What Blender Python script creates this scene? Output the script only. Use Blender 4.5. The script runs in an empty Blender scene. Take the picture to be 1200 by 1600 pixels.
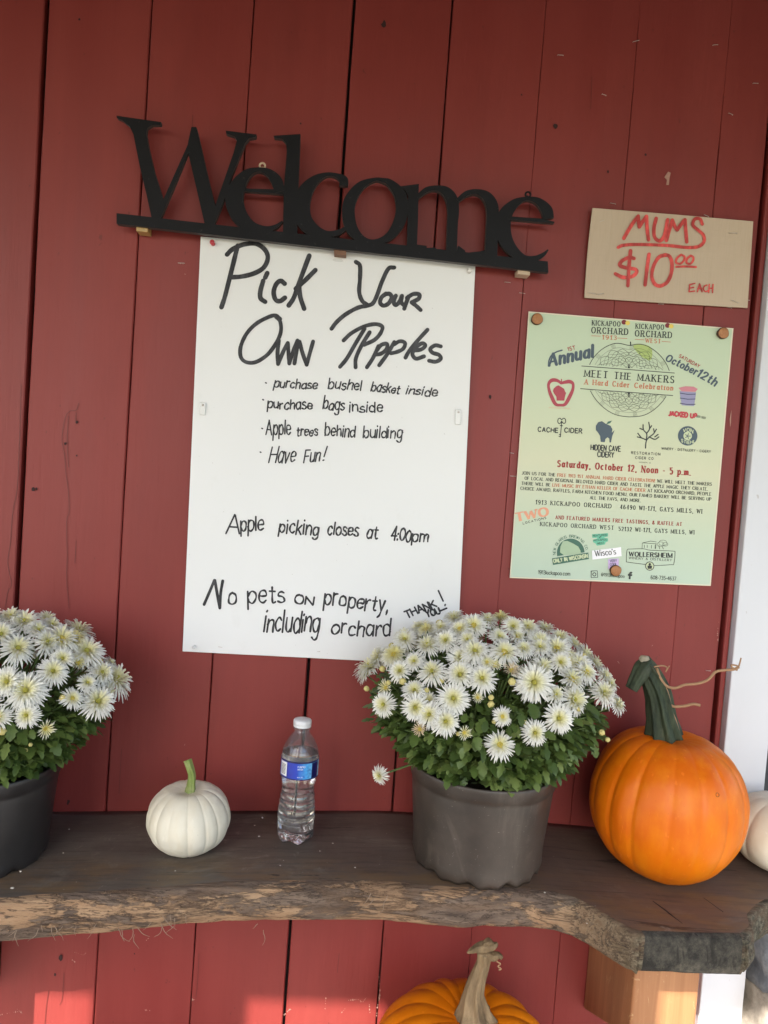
import bpy, math, random
import numpy as np
from mathutils import Vector, Matrix, noise as mnoise

# ------------------------------------------------------------------ camera
S = bpy.context.scene
COL = S.collection
YAW, PIT, ROLL = math.radians(3.084), math.radians(2.668), math.radians(4.173)
FPX = 1212.2
CAM = np.array([0.0, -1.35, 1.25])
_f = np.array([math.sin(YAW)*math.cos(PIT), math.cos(YAW)*math.cos(PIT), -math.sin(PIT)])
_r = np.cross(_f, [0, 0, 1.0]); _r /= np.linalg.norm(_r)
_u = np.cross(_r, _f)
_c, _s = math.cos(ROLL), math.sin(ROLL)
_r, _u = _r*_c + _u*_s, _u*_c - _r*_s
cd = bpy.data.cameras.new('camera'); cam = bpy.data.objects.new('camera', cd); COL.objects.link(cam)
M4 = Matrix(((_r[0], _u[0], -_f[0], CAM[0]), (_r[1], _u[1], -_f[1], CAM[1]), (_r[2], _u[2], -_f[2], CAM[2]), (0, 0, 0, 1)))
cam.matrix_world = M4
cd.sensor_fit = 'VERTICAL'; cd.sensor_height = 32.0; cd.sensor_width = 24.0
cd.lens = 32.0*FPX/1600.0
cd.clip_start = 0.02; cd.clip_end = 600
S.camera = cam

# ------------------------------------------------------------------ sky, sun, exposure
SUN_AZ, SUN_EL = math.radians(-20), math.radians(40.2)      # sun behind the camera, a little to its left
sunv = Vector((math.sin(SUN_AZ)*math.cos(SUN_EL), -math.cos(SUN_AZ)*math.cos(SUN_EL), math.sin(SUN_EL)))
w = bpy.data.worlds.new('World'); S.world = w; w.use_nodes = True
nt = w.node_tree; bg = nt.nodes['Background']
sky = nt.nodes.new('ShaderNodeTexSky'); sky.sky_type = 'NISHITA'; sky.sun_disc = False
sky.sun_elevation = SUN_EL; sky.sun_rotation = math.atan2(sunv.x, sunv.y)
sky.dust_density = 2.0
nt.links.new(sky.outputs[0], bg.inputs[0]); bg.inputs[1].default_value = 0.15
sl = bpy.data.lights.new('sun', 'SUN'); sl.energy = 3.0; sl.angle = math.radians(0.5); sl.color = (1, 0.93, 0.84)
so = bpy.data.objects.new('sun', sl); COL.objects.link(so)
so.rotation_euler = sunv.to_track_quat('Z', 'Y').to_euler(); so.location = (-3, -8, 7)
S.view_settings.view_transform = 'Standard'; S.view_settings.look = 'None'
S.view_settings.exposure = 2.0; S.view_settings.gamma = 1.0
S.cycles.max_bounces = 10; S.cycles.transparent_max_bounces = 16
S.cycles.caustics_refractive = False; S.cycles.caustics_reflective = False

# ------------------------------------------------------------------ measuring helpers (photo point -> place in the world)
def ray(x, y):
    return (x-600)/FPX*_r - (y-800)/FPX*_u + _f
def PW(x, y, Y=0.0):                       # point on the vertical plane y = Y
    d = ray(x, y); return CAM + d*((Y-CAM[1])/d[1])
def PZ(x, y, Z):
    d = ray(x, y); return CAM + d*((Z-CAM[2])/d[2])

# ------------------------------------------------------------------ object helpers
def tag(o, label=None, cat=None, group=None, kind=None):
    if label: o['label'] = label
    if cat: o['category'] = cat
    if group: o['group'] = group
    if kind: o['kind'] = kind
    return o
def empty(name, loc, label, cat, group=None):
    o = bpy.data.objects.new(name, None); COL.objects.link(o); o.location = loc; o.empty_display_size = .05
    return tag(o, label, cat, group)
class MB:
    def __init__(s): s.v = []; s.f = []; s.m = []; s.sm = []
    def add(s, vs, fs, mi=0, smooth=False):
        b = len(s.v); s.v += [tuple(map(float, p)) for p in vs]
        for q in fs:
            s.f.append(tuple(b+i for i in q)); s.m.append(mi); s.sm.append(smooth)
    def box(s, a, b, mi=0):
        x0, y0, z0 = a; x1, y1, z1 = b
        s.add([(x0,y0,z0),(x1,y0,z0),(x1,y1,z0),(x0,y1,z0),(x0,y0,z1),(x1,y0,z1),(x1,y1,z1),(x0,y1,z1)],
              [(0,3,2,1),(4,5,6,7),(0,1,5,4),(1,2,6,5),(2,3,7,6),(3,0,4,7)], mi)
    def tube(s, pts, rad, n=8, mi=0, ridge=None, smooth=True, cap=True):
        P = [Vector(p) for p in pts]; k = len(P)
        if not hasattr(rad, '__len__'): rad = [rad]*k
        t = (P[1]-P[0]).normalized(); a = t.orthogonal().normalized()
        vs = []
        for i in range(k):
            t = (P[min(i+1,k-1)]-P[max(i-1,0)]).normalized()
            a = (a - t*a.dot(t)).normalized(); b = t.cross(a)
            for j in range(n):
                th = 2*math.pi*j/n; r = rad[i]*(ridge(i/(k-1), j) if ridge else 1)
                vs.append(P[i]+a*math.cos(th)*r+b*math.sin(th)*r)
        fs = [(i*n+j, i*n+(j+1)%n, (i+1)*n+(j+1)%n, (i+1)*n+j) for i in range(k-1) for j in range(n)]
        if cap: fs += [tuple(range(n))[::-1], tuple((k-1)*n+j for j in range(n))]
        s.add(vs, fs, mi, smooth)
    def lathe(s, prof, n=48, mi=0, c=(0,0,0), fn=None, smooth=True):
        vs = []
        for i, (r, z) in enumerate(prof):
            for j in range(n):
                th = 2*math.pi*j/n; rr, zz = (r, z) if fn is None else fn(i, r, z, th)
                vs.append((c[0]+rr*math.cos(th), c[1]+rr*math.sin(th), c[2]+zz))
        k = len(prof)
        fs = [(i*n+j, i*n+(j+1)%n, (i+1)*n+(j+1)%n, (i+1)*n+j) for i in range(k-1) for j in range(n)]
        s.add(vs, fs, mi, smooth)
    def build(s, name, mats, parent=None, bevel=0, origin=None):
        me = bpy.data.meshes.new(name)
        off = np.zeros(3)
        if parent is not None: off = np.array(world_loc(parent))
        if origin is not None: off = np.array(origin)
        v = np.array(s.v) - off
        me.from_pydata(v.tolist(), [], s.f)
        if not isinstance(mats, (list, tuple)): mats = [mats]
        for m in mats: me.materials.append(m)
        me.polygons.foreach_set('material_index', s.m); me.polygons.foreach_set('use_smooth', s.sm)
        me.update()
        o = bpy.data.objects.new(name, me); COL.objects.link(o)
        if parent is not None: o.parent = parent
        elif origin is not None: o.location = origin
        if origin is not None and parent is not None:
            o.location = np.array(origin)-np.array(world_loc(parent))
        if bevel:
            b = o.modifiers.new('bevel', 'BEVEL'); b.width = bevel; b.segments = 2; b.limit_method = 'ANGLE'
        return o
def world_loc(o):
    l = Vector(o.location)
    while o.parent is not None:
        o = o.parent; l = l+Vector(o.location)
    return l
def fixnorm(o):
    import bmesh
    bm = bmesh.new(); bm.from_mesh(o.data); bmesh.ops.recalc_face_normals(bm, faces=bm.faces); bm.to_mesh(o.data); bm.free()
    return o

# ------------------------------------------------------------------ materials
class N:
    def __init__(s, name):
        s.m = bpy.data.materials.new(name); s.m.use_nodes = True; s.t = s.m.node_tree; s.n = s.t.nodes; s.l = s.t.links
        s.b = s.n['Principled BSDF']; s.tc = s.n.new('ShaderNodeTexCoord')
    def lk(s, a, b): s.l.new(a, b)
    def map(s, scale=(1,1,1), src='Object'):
        m = s.n.new('ShaderNodeMapping'); m.inputs['Scale'].default_value = scale; s.lk(s.tc.outputs[src], m.inputs[0]); return m.outputs[0]
    def noise(s, sc, scale=(1,1,1), det=4, rough=.55, dist=0):
        n = s.n.new('ShaderNodeTexNoise'); n.inputs['Scale'].default_value = sc; n.inputs['Detail'].default_value = det
        n.inputs['Roughness'].default_value = rough; n.inputs['Distortion'].default_value = dist
        s.lk(s.map(scale), n.inputs['Vector']); return n.outputs['Fac']
    def ramp(s, fac, stops):
        r = s.n.new('ShaderNodeValToRGB'); e = r.color_ramp.elements
        while len(e) < len(stops): e.new(.5)
        for i, (p, c) in enumerate(stops):
            e[i].position = p
            if not hasattr(c, '__len__'): c = (c, c, c)
            e[i].color = (*c, 1)
        s.lk(fac, r.inputs[0]); return r.outputs[0]
    def mix(s, fac, a, b, mode='MIX'):
        m = s.n.new('ShaderNodeMix'); m.data_type = 'RGBA'; m.blend_type = mode
        for val, idx in ((fac, 0), (a, 6), (b, 7)):
            if hasattr(val, 'is_linked') or isinstance(val, bpy.types.NodeSocket): s.lk(val, m.inputs[idx])
            elif idx == 0: m.inputs[0].default_value = val
            else: m.inputs[idx].default_value = (*val, 1)
        return m.outputs[2]
    def math(s, op, a, b=None):
        m = s.n.new('ShaderNodeMath'); m.operation = op
        for i, v in enumerate((a, b)):
            if v is None: continue
            if isinstance(v, bpy.types.NodeSocket): s.lk(v, m.inputs[i])
            else: m.inputs[i].default_value = v
        return m.outputs[0]
    def sep(s, src='Object'):
        x = s.n.new('ShaderNodeSeparateXYZ'); s.lk(s.tc.outputs[src], x.inputs[0]); return x.outputs
    def bump(s, h, strength=.3, dist=.002):
        b = s.n.new('ShaderNodeBump'); b.inputs['Strength'].default_value = strength; b.inputs['Distance'].default_value = dist
        s.lk(h, b.inputs['Height']); s.lk(b.outputs[0], s.b.inputs['Normal'])
    def col(s, c):
        if isinstance(c, bpy.types.NodeSocket): s.lk(c, s.b.inputs['Base Color'])
        else: s.b.inputs['Base Color'].default_value = (*c, 1)
        return s
    def rough(s, r, spec=.5):
        if isinstance(r, bpy.types.NodeSocket): s.lk(r, s.b.inputs['Roughness'])
        else: s.b.inputs['Roughness'].default_value = r
        s.b.inputs['Specular IOR Level'].default_value = spec; return s
def plain(name, c, r=.5, spec=.5, var=0.0, vs=40, bump=0, bd=.001):
    n = N(name)
    if var:
        f = n.noise(vs); n.col(n.mix(f, tuple(x*(1-var) for x in c), tuple(min(1, x*(1+var)) for x in c)))
    else: n.col(c)
    n.rough(r, spec)
    if bump: n.bump(n.noise(vs*4), bump, bd)
    return n.m
def srgb(r, g, b):
    return tuple((c/255/12.92 if c/255 <= .04045 else ((c/255+.055)/1.055)**2.4) for c in (r, g, b))

def red_paint():
    n = N('red_barn_paint')
    big = n.noise(2.2, (1, 1, .5), 5); streak = n.noise(14, (1, 1, .06), 4); fine = n.noise(160, (1, 1, .12), 3, .6)
    oi = n.n.new('ShaderNodeObjectInfo')
    c = n.mix(n.ramp(big, [(.3, 0), (.7, 1)]), (.196, .0245, .0205), (.252, .038, .0325))
    c = n.mix(n.math('MULTIPLY', n.ramp(streak, [(.42, 0), (.75, 1)]), .35), c, (.30, .05, .04))
    c = n.mix(n.math('MULTIPLY', oi.outputs['Random'], .22), c, (.15, .017, .013))
    dirt = n.noise(5, (1, 1, .35), 6, .65)
    c = n.mix(n.math('MULTIPLY', n.ramp(dirt, [(.52, 0), (.75, 1)]), .25), c, (.11, .022, .018))
    grime = n.ramp(n.noise(90, (1, 1, .5), 3, .7), [(.70, 0), (.76, 1)])
    c = n.mix(n.math('MULTIPLY', grime, .5), c, (.07, .015, .012))
    # sparse peeled specks showing pale wood
    v = n.ramp(n.noise(70, (1, 1, .45), 2, .5), [(.765, 0), (.775, 1)]); v2 = n.ramp(n.noise(3.1, (1, 1, 1), 2), [(.50, 0), (.6, 1)])
    c = n.mix(n.math('MULTIPLY', v, v2), c, (.5, .36, .3))
    n.col(c); n.rough(n.math('ADD', n.math('MULTIPLY', streak, .25), .38), .40)
    h = n.math('ADD', n.math('MULTIPLY', fine, .5), n.math('MULTIPLY', n.noise(24, (1, 1, .03), 5, .6, .4), 1.0))
    n.bump(h, .28, .0025)
    return n.m
RED = red_paint()
DARKGAP = plain('dark_gap_wood', (.014, .009, .008), .9)
CRACK = plain('dark_crack', (.03, .008, .007), .8)
RUN = plain('paint_run_line', (.11, .016, .013), .5)
BARE = plain('bare_pale_wood', (.42, .24, .19), .8, .3, .2, 200)
STEEL = plain('staple_wire', (.55, .5, .45), .35, .6)
def white_paint():
    n = N('white_trim_paint'); c = n.mix(n.noise(9, (1, 1, .3), 5), (.60, .61, .635), (.66, .67, .70))
    sp = n.ramp(n.noise(60, (1, 1, .6), 3), [(.70, 0), (.74, 1)]); c = n.mix(n.math('MULTIPLY', sp, .5), c, (.35, .3, .27))
    n.col(c); n.rough(.5); n.bump(n.noise(30, (1, 1, .06), 5), .25, .002); return n.m
WHITE = white_paint()

# ------------------------------------------------------------------ ground, porch
FLOOR = 0.20
def gravel():
    n = N('gravel_ground'); c = n.mix(n.noise(30, det=6), (.22, .2, .17), (.34, .31, .26)); c = n.mix(n.ramp(n.noise(.25), [(.45, 0), (.6, 1)]), c, (.09, .12, .035))
    n.col(c); n.rough(.95, .2); n.bump(n.noise(120), .5, .01); return n.m
mb = MB(); mb.add([(-250,-250,0),(250,-250,0),(250,250,0),(-250,250,0)], [(0,1,2,3)])
tag(mb.build('ground', gravel()), kind='structure')
def concrete():
    n = N('porch_concrete'); n.col(n.mix(n.noise(6, det=7), (.27, .255, .235), (.36, .345, .32))); n.rough(.85, .3); n.bump(n.noise(150), .3, .003); return n.m
mb = MB(); mb.box((-3.2, -2.15, 0.004), (3.2, 0.0, FLOOR))
tag(mb.build('porch_floor', concrete(), bevel=.01), kind='structure')

GREYWOOD = plain('weathered_roof_wood', (.13, .10, .08), .8, .3, .3, 12, .3)
SHINGLE = plain('dark_shingle', (.06, .055, .05), .9, .2, .4, 30, .5)
EAVE_Z = 0.30 + 2.0*math.tan(SUN_EL)/math.cos(SUN_AZ)
rf = empty('porch_roof', (0, -1, EAVE_Z), 'sloping wooden porch roof above the red board wall', 'roof')
mb = MB()
prev = None
for i in range(14):
    ya, yb = -2.0+i*.1448, -2.0+(i+1)*.1448-.004
    za, zb = EAVE_Z+(ya+2)*.28, EAVE_Z+(yb+2)*.28
    mb.add([(-3.2,ya,za),(3.2,ya,za),(3.2,yb,zb),(-3.2,yb,zb),(-3.2,ya,za+.02),(3.2,ya,za+.02),(3.2,yb,zb+.02),(-3.2,yb,zb+.02)],
           [(0,1,2,3),(7,6,5,4),(0,4,5,1),(1,5,6,2),(2,6,7,3),(3,7,4,0)])
mb.build('deck_board', GREYWOOD, rf)
mb = MB(); a = EAVE_Z+.025; b = EAVE_Z+.28*2.02+.025
mb.add([(-3.25,-2.0,a),(3.25,-2.0,a),(3.25,.02,b),(-3.25,.02,b),(-3.25,-2.0,a+.03),(3.25,-2.0,a+.03),(3.25,.02,b+.03),(-3.25,.02,b+.03)],
       [(0,1,2,3),(7,6,5,4),(0,4,5,1),(1,5,6,2),(2,6,7,3),(3,7,4,0)])
mb.build('shingles', SHINGLE, rf)
def post(x0, x1, lab):
    c = ((x0+x1)/2, -1.9)
    p = empty('unseen_post', (c[0], c[1], FLOOR), lab, 'post', 'posts holding the porch roof')
    m = MB(); m.box((x0, -1.97, FLOOR+.12), (x1, -1.83, EAVE_Z-.012)); m.build('shaft', GREYWOOD, p, .006)
    m = MB(); m.box((x0-.02, -1.99, FLOOR), (x1+.02, -1.81, FLOOR+.12)); m.build('foot_block', GREYWOOD, p, .006)
SH = 1.9*math.tan(-SUN_AZ)
post(-.356-SH, -.13-SH, 'wide rough wooden post added unseen on the left for its shadow')  # added out of view so its shadow splits the sun patches on the wall
post(.165-SH, .60-SH, 'wide rough wooden post added unseen behind the viewer for its shadow')  # added blocker, stands in for the shadow of the person at the camera
post(1.45, 1.62, 'rough wooden porch post far to the right of the viewer')
post(-2.6, -2.43, 'rough wooden porch post far to the left of the viewer')

# ------------------------------------------------------------------ red board wall
WT = 2.72
wall = empty('barn_wall', (0, .03, FLOOR), 'red painted vertical board wall behind the bench and signs', 'wall')
gaps = [-.546, -.375, -.207, -.040, .126, .286, .449, .609]
gw = {-.546: .0075, -.375: .0022, -.207: .0018, -.040: .0048, .126: .0026, .286: .0006, .449: .0005, .609: .0009}
BV = {.286: .0006, .449: .0006, .609: .0008, -.207: .0012, .126: .0014}
edges = [-.546-.1675*k for k in range(12, 0, -1)] + gaps + [.693]
random.seed(3)
def plank(x0, x1, g0, g1, dy):
    m = MB(); n = 90; pr = []; ba = BV.get(x0, .0018); bb = BV.get(x1, .0018)
    for i in range(n+1):
        z = FLOOR+.002+(WT-FLOOR-.004)*i/n
        a = x0+g0/2+(mnoise.noise(Vector((x0*9, z*5, 1)))*.0008+mnoise.noise(Vector((x0*9, z*17, 4)))*.0005)
        b = x1-g1/2+(mnoise.noise(Vector((x1*9, z*5, 7)))*.0008+mnoise.noise(Vector((x1*9, z*17, 9)))*.0005)
        cup = [0, .0013, .0013, 0]
        y = dy+mnoise.noise(Vector((x0*3, z*1.5, 2)))*.0008
        pr += [(a, y+.018, z), (a, y+ba, z), (a+ba, y, z), (b-bb, y, z), (b, y+bb, z), (b, y+.018, z)]
    fs = [(i*6+j, i*6+j+1, i*6+j+7, i*6+j+6) for i in range(n) for j in range(5)]
    m.add(pr, fs, 0, False)
    o = m.build('board', RED, wall); return o
for i in range(len(edges)-1):
    a, b = edges[i], edges[i+1]
    plank(a, b, gw.get(a, .004), gw.get(b, .004 if b != .693 else .001), random.uniform(0, .0014))
mb = MB(); mb.box((-2.6, .021, FLOOR+.003), (.70, .04, WT-.01)); mb.build('backing', DARKGAP, wall)
mb = MB(); mb.box((.6985, -.005, FLOOR+.004), (.7085, .018, WT-.01)); mb.build('edge_batten', RED, wall, .003)
mb = MB(); mb.box((.7095, -.020, FLOOR+.004), (.790, .045, WT-.01)); o = mb.build('corner_board', WHITE, wall, .002)
o['label'] = 'white painted corner board'
# ledger crack lines, paint runs and bare chips
def ribbon2(mb, pts, wd, Y, mi=0, caps=True):
    P = [np.array(p, float) for p in pts]; n = len(P)
    if not hasattr(wd, '__len__'): wd = [wd]*n
    L, R = [], []
    for i in range(n):
        t = P[min(i+1, n-1)]-P[max(i-1, 0)]; l = np.hypot(*t) or 1; t = t/l; nn = np.array([-t[1], t[0]])
        L.append(P[i]+nn*wd[i]/2); R.append(P[i]-nn*wd[i]/2)
    vs = L+R; fs = [(i, i+1, n+i+1, n+i) for i in range(n-1)]
    if caps:
        for e, sgn in ((0, -1), (n-1, 1)):
            t = P[min(e+1, n-1)]-P[max(e-1, 0)]; t = t/(np.hypot(*t) or 1)*sgn; nn = np.array([-t[1], t[0]])
            arc = [P[e]+wd[e]/2*(nn*math.cos(q)+t*math.sin(q)) for q in np.linspace(0, math.pi, 6)]
            b = len(vs); vs = vs+arc; fs.append(tuple(range(b, b+6)))
    cnt[0] = (cnt[0]+1) % 50
    step = 4e-6
    idx = list(range(n))*2+([0]*6+[n-1]*6 if caps else [])
    mb.add([PW(p[0], p[1], Y-cnt[0]*step-i*2e-6) for p, i in zip(vs, idx)], fs, mi)
cnt = [0]
def smooth(pts, k=6, closed=False):
    P = [np.array(p, float) for p in pts]
    if len(P) < 3: return P
    n = len(P); out = []
    for i in range(n if closed else n-1):
        if closed: a, b, c, d = P[(i-1) % n], P[i], P[(i+1) % n], P[(i+2) % n]
        else:
            b, c = P[i], P[i+1]; a = P[i-1] if i else 2*b-c; d = P[i+2] if i+2 < n else 2*c-b
        for q in range(k):
            t = q/k; out.append(.5*((2*b)+(-a+c)*t+(2*a-5*b+4*c-d)*t*t+(-a+3*b-3*c+d)*t**3))
    if not closed: out.append(P[-1])
    return out
def poly2(mb, pts, Y, mi=0):
    cnt[0] = (cnt[0]+1) % 50
    from mathutils.geometry import tessellate_polygon
    V = [Vector((p[0], p[1], 0)) for p in pts]
    mb.add([PW(p[0], p[1], Y-cnt[0]*4e-6) for p in pts], [tuple(t) for t in tessellate_polygon([V])], mi)
YW = -.0004
mb = MB()
for l in ([(33,600),(31,670),(27,760),(20,800),(16,850),(12,880),(18,912),(12,925),(8,950)], [(123,630),(119,641),(110,642),(103,650),(98,672),(97,690),(101,712),(103,740),(107,770),(108,800),(104,815),(105,870),(104,905),(108,950)],
          [(107,650),(105,690),(107,730)], [(119,645),(118,660)], [(119,845),(117,880)], [(76,1548),(72,1575),(70,1600)], [(100,1520),(97,1560),(93,1570)], [(311,1490),(309,1530),(306,1560)]):
    ribbon2(mb, smooth(l, 4), .8, YW)
for l in ([(602,1465),(600,1480),(597,1530),(594,1600)][:2], [(530,1490),(527,1520)], [(301,180),(300,230)], [(190,1170),(186,1240)], [(925,120),(923,170)]):
    ribbon2(mb, l, .7, YW)
mb.build('paint_run', RUN, wall)
mb = MB()
for x, y, r in ((52,765,3),(120,660,2.2),(102,693,2),(95,1497,4),(86,1523,2.4),(107,1252,2.5),(600,38,5),(868,197,4),(470,193,1.6),(124,30,2),(106,1255,2),(1009,242,2),(950,268,2),(815,148,1.5),(766,620,3),(120,712,1.5),(57,764,2),(210,1490,1.2)):
    poly2(mb, [(x+r*random.uniform(.6, 1.1)*math.cos(q), y+r*random.uniform(.7, 1.5)*math.sin(q)) for q in np.linspace(0, 6.28, 9)[:-1]], YW-.0003)
mb.build('nail_hole', CRACK, wall)
mb = MB()
def chip(pts): poly2(mb, pts, YW-.0006)
chip([(1038,277),(1044,268),(1048,270),(1046,279),(1045,289),(1041,289),(1042,281)])
chip([(1160-20,655),(1143,640),(1142,660),(1141,668)])
for l, wd in (([(1123,968),(1121,990),(1122,1002)],2),([(1128,560),(1125,590),(1124,605)],1.6),([(1120,610),(1119,628)],1.2),([(545,1563),(560,1562),(566,1566),(572,1559)],1.6),([(444,1586),(452,1578),(455,1577)],1.8),([(534,1582),(540,1575)],2),
              ([(509,1560),(508,1580)],1.8),([(592,1527),(594,1552),(590,1570),(588,1592)],2.2),([(577,1570),(578,1582)],1.4),([(0,1586),(18,1582),(33,1580)],1.6),([(27,1577),(34,1583)],1.5),([(117,1503),(112,1499)],1.2),([(226,1578),(236,1579)],1.4),([(300,1562),(304,1562)],2.4),
              ([(228,1470),(232,1466)],1),([(117,1488),(130,1492),(134,1489)],.9),([(279,411),(286,413)],1.2),([(287,428),(294,429)],1),([(965,1033),(968,1037)],1.2),([(1018,1010),(1020,1008)],1)):
    P = smooth(l, 5) if len(l) > 2 else [np.array(l[0])+(np.array(l[1])-np.array(l[0]))*q for q in np.linspace(0, 1, 6)]
    for p in P:
        if random.random() < .72:
            r = wd*random.uniform(.18, .62); a0 = random.random()*6; el = random.uniform(.6, 2.2)
            chip([(p[0]+random.uniform(-.5, .5)*wd*.5+r*random.uniform(.6, 1.2)*math.cos(a0+q), p[1]+r*el*random.uniform(.6, 1.2)*math.sin(a0+q)) for q in np.linspace(0, 6.28, 8)[:-1]])
mb.build('bare_chip', BARE, wall)
def staple(x, y, ang, l, parent, Y, mat=STEEL):
    m = MB(); a = math.radians(ang); dx, dy = math.cos(a)*l/2, math.sin(a)*l/2
    p, q = PW(x-dx, y-dy, Y-.0012), PW(x+dx, y+dy, Y-.0012)
    p0, q0 = p+[0, .002, 0], q+[0, .002, 0]
    m.tube([p0, p, q, q0], .00045, 5); m.build('staple', mat, parent)
for x, y, a, l in ((876,86,5,9),(944,148,20,7),(994,64,-15,10),(1142,178,25,7),(1181,130,2,8),(1118,70,-5,8),(958,318,10,9),(1104,337,25,8),(1033,475,4,8),(1137,480,12,14),(744,410,5,0.1),(816,458,8,9),(793,441,5,9),(802,744,5,9),(800,708,8,6),(1107,1048,4,7),(283,411,3,10),(1170,469,5,3)):
    if l > 1: staple(x, y, a, l, wall, 0)

# dark background wall past the corner, stones under it
GREYB = plain('dark_grey_boarding', (.045, .048, .05), .6, .4, .3, 20, .3)
gb = empty('shed_wall', (1.2, .5, FLOOR), 'dark grey boarded wall beyond the white corner board', 'wall')
for i in range(11):
    m = MB(); z = .21+i*.24; m.box((.9, .50, z), (2.6, .53, z+.232)); m.build('board', GREYB, gb, .004)
m = MB(); m.box((.9, .531, .21), (2.6, .55, 2.8)); m.build('backing', GREYB, gb)
def stone_mat(name, a, b):
    n = N(name); n.col(n.mix(n.ramp(n.noise(26, det=7, rough=.65), [(.35, 0), (.65, 1)]), a, b)); n.rough(.85, .3); n.bump(n.noise(60, det=6), .7, .006); return n.m
def rock(lab, c, s, mat, seed):
    m = MB(); n = 14; vs = []; fs = []
    import bmesh
    bm = bmesh.new(); bmesh.ops.create_cube(bm, size=2); bmesh.ops.subdivide_edges(bm, edges=bm.edges, cuts=9, use_grid_fill=True)
    for v in bm.verts:
        p = v.co.copy(); d = p.normalized()*1.25; q = p.lerp(d, .28)
        q += q.normalized()*mnoise.fractal(q*1.6+Vector((seed, 0, 0)), 1, 2, 4)*.12
        v.co = Vector((q.x*s[0], q.y*s[1], q.z*s[2]))
    me = bpy.data.meshes.new('foundation_stone'); bm.to_mesh(me); bm.free(); me.materials.append(mat)
    for p in me.polygons: p.use_smooth = True
    o = bpy.data.objects.new('foundation_stone', me); COL.objects.link(o); o.location = c
    tag(o, lab, 'stone', 'foundation stones beside the corner board')
SG = stone_mat('blue_grey_stone', (.10, .11, .125), (.22, .23, .24)); ST = stone_mat('tan_stone', (.24, .21, .17), (.4, .36, .3))
rock('blue grey foundation stone right under the slab beside white board', (.935, .06, .455), (.14, .12, .075), SG, 1)
rock('pale tan foundation stone lowest at the bottom right corner', (.93, .05, .30), (.135, .13, .085), ST, 5)
#rock('dark foundation stone half hidden behind the small white pumpkin', (.955, .09, .60), (.14, .12, .065), SG, 9)

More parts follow.
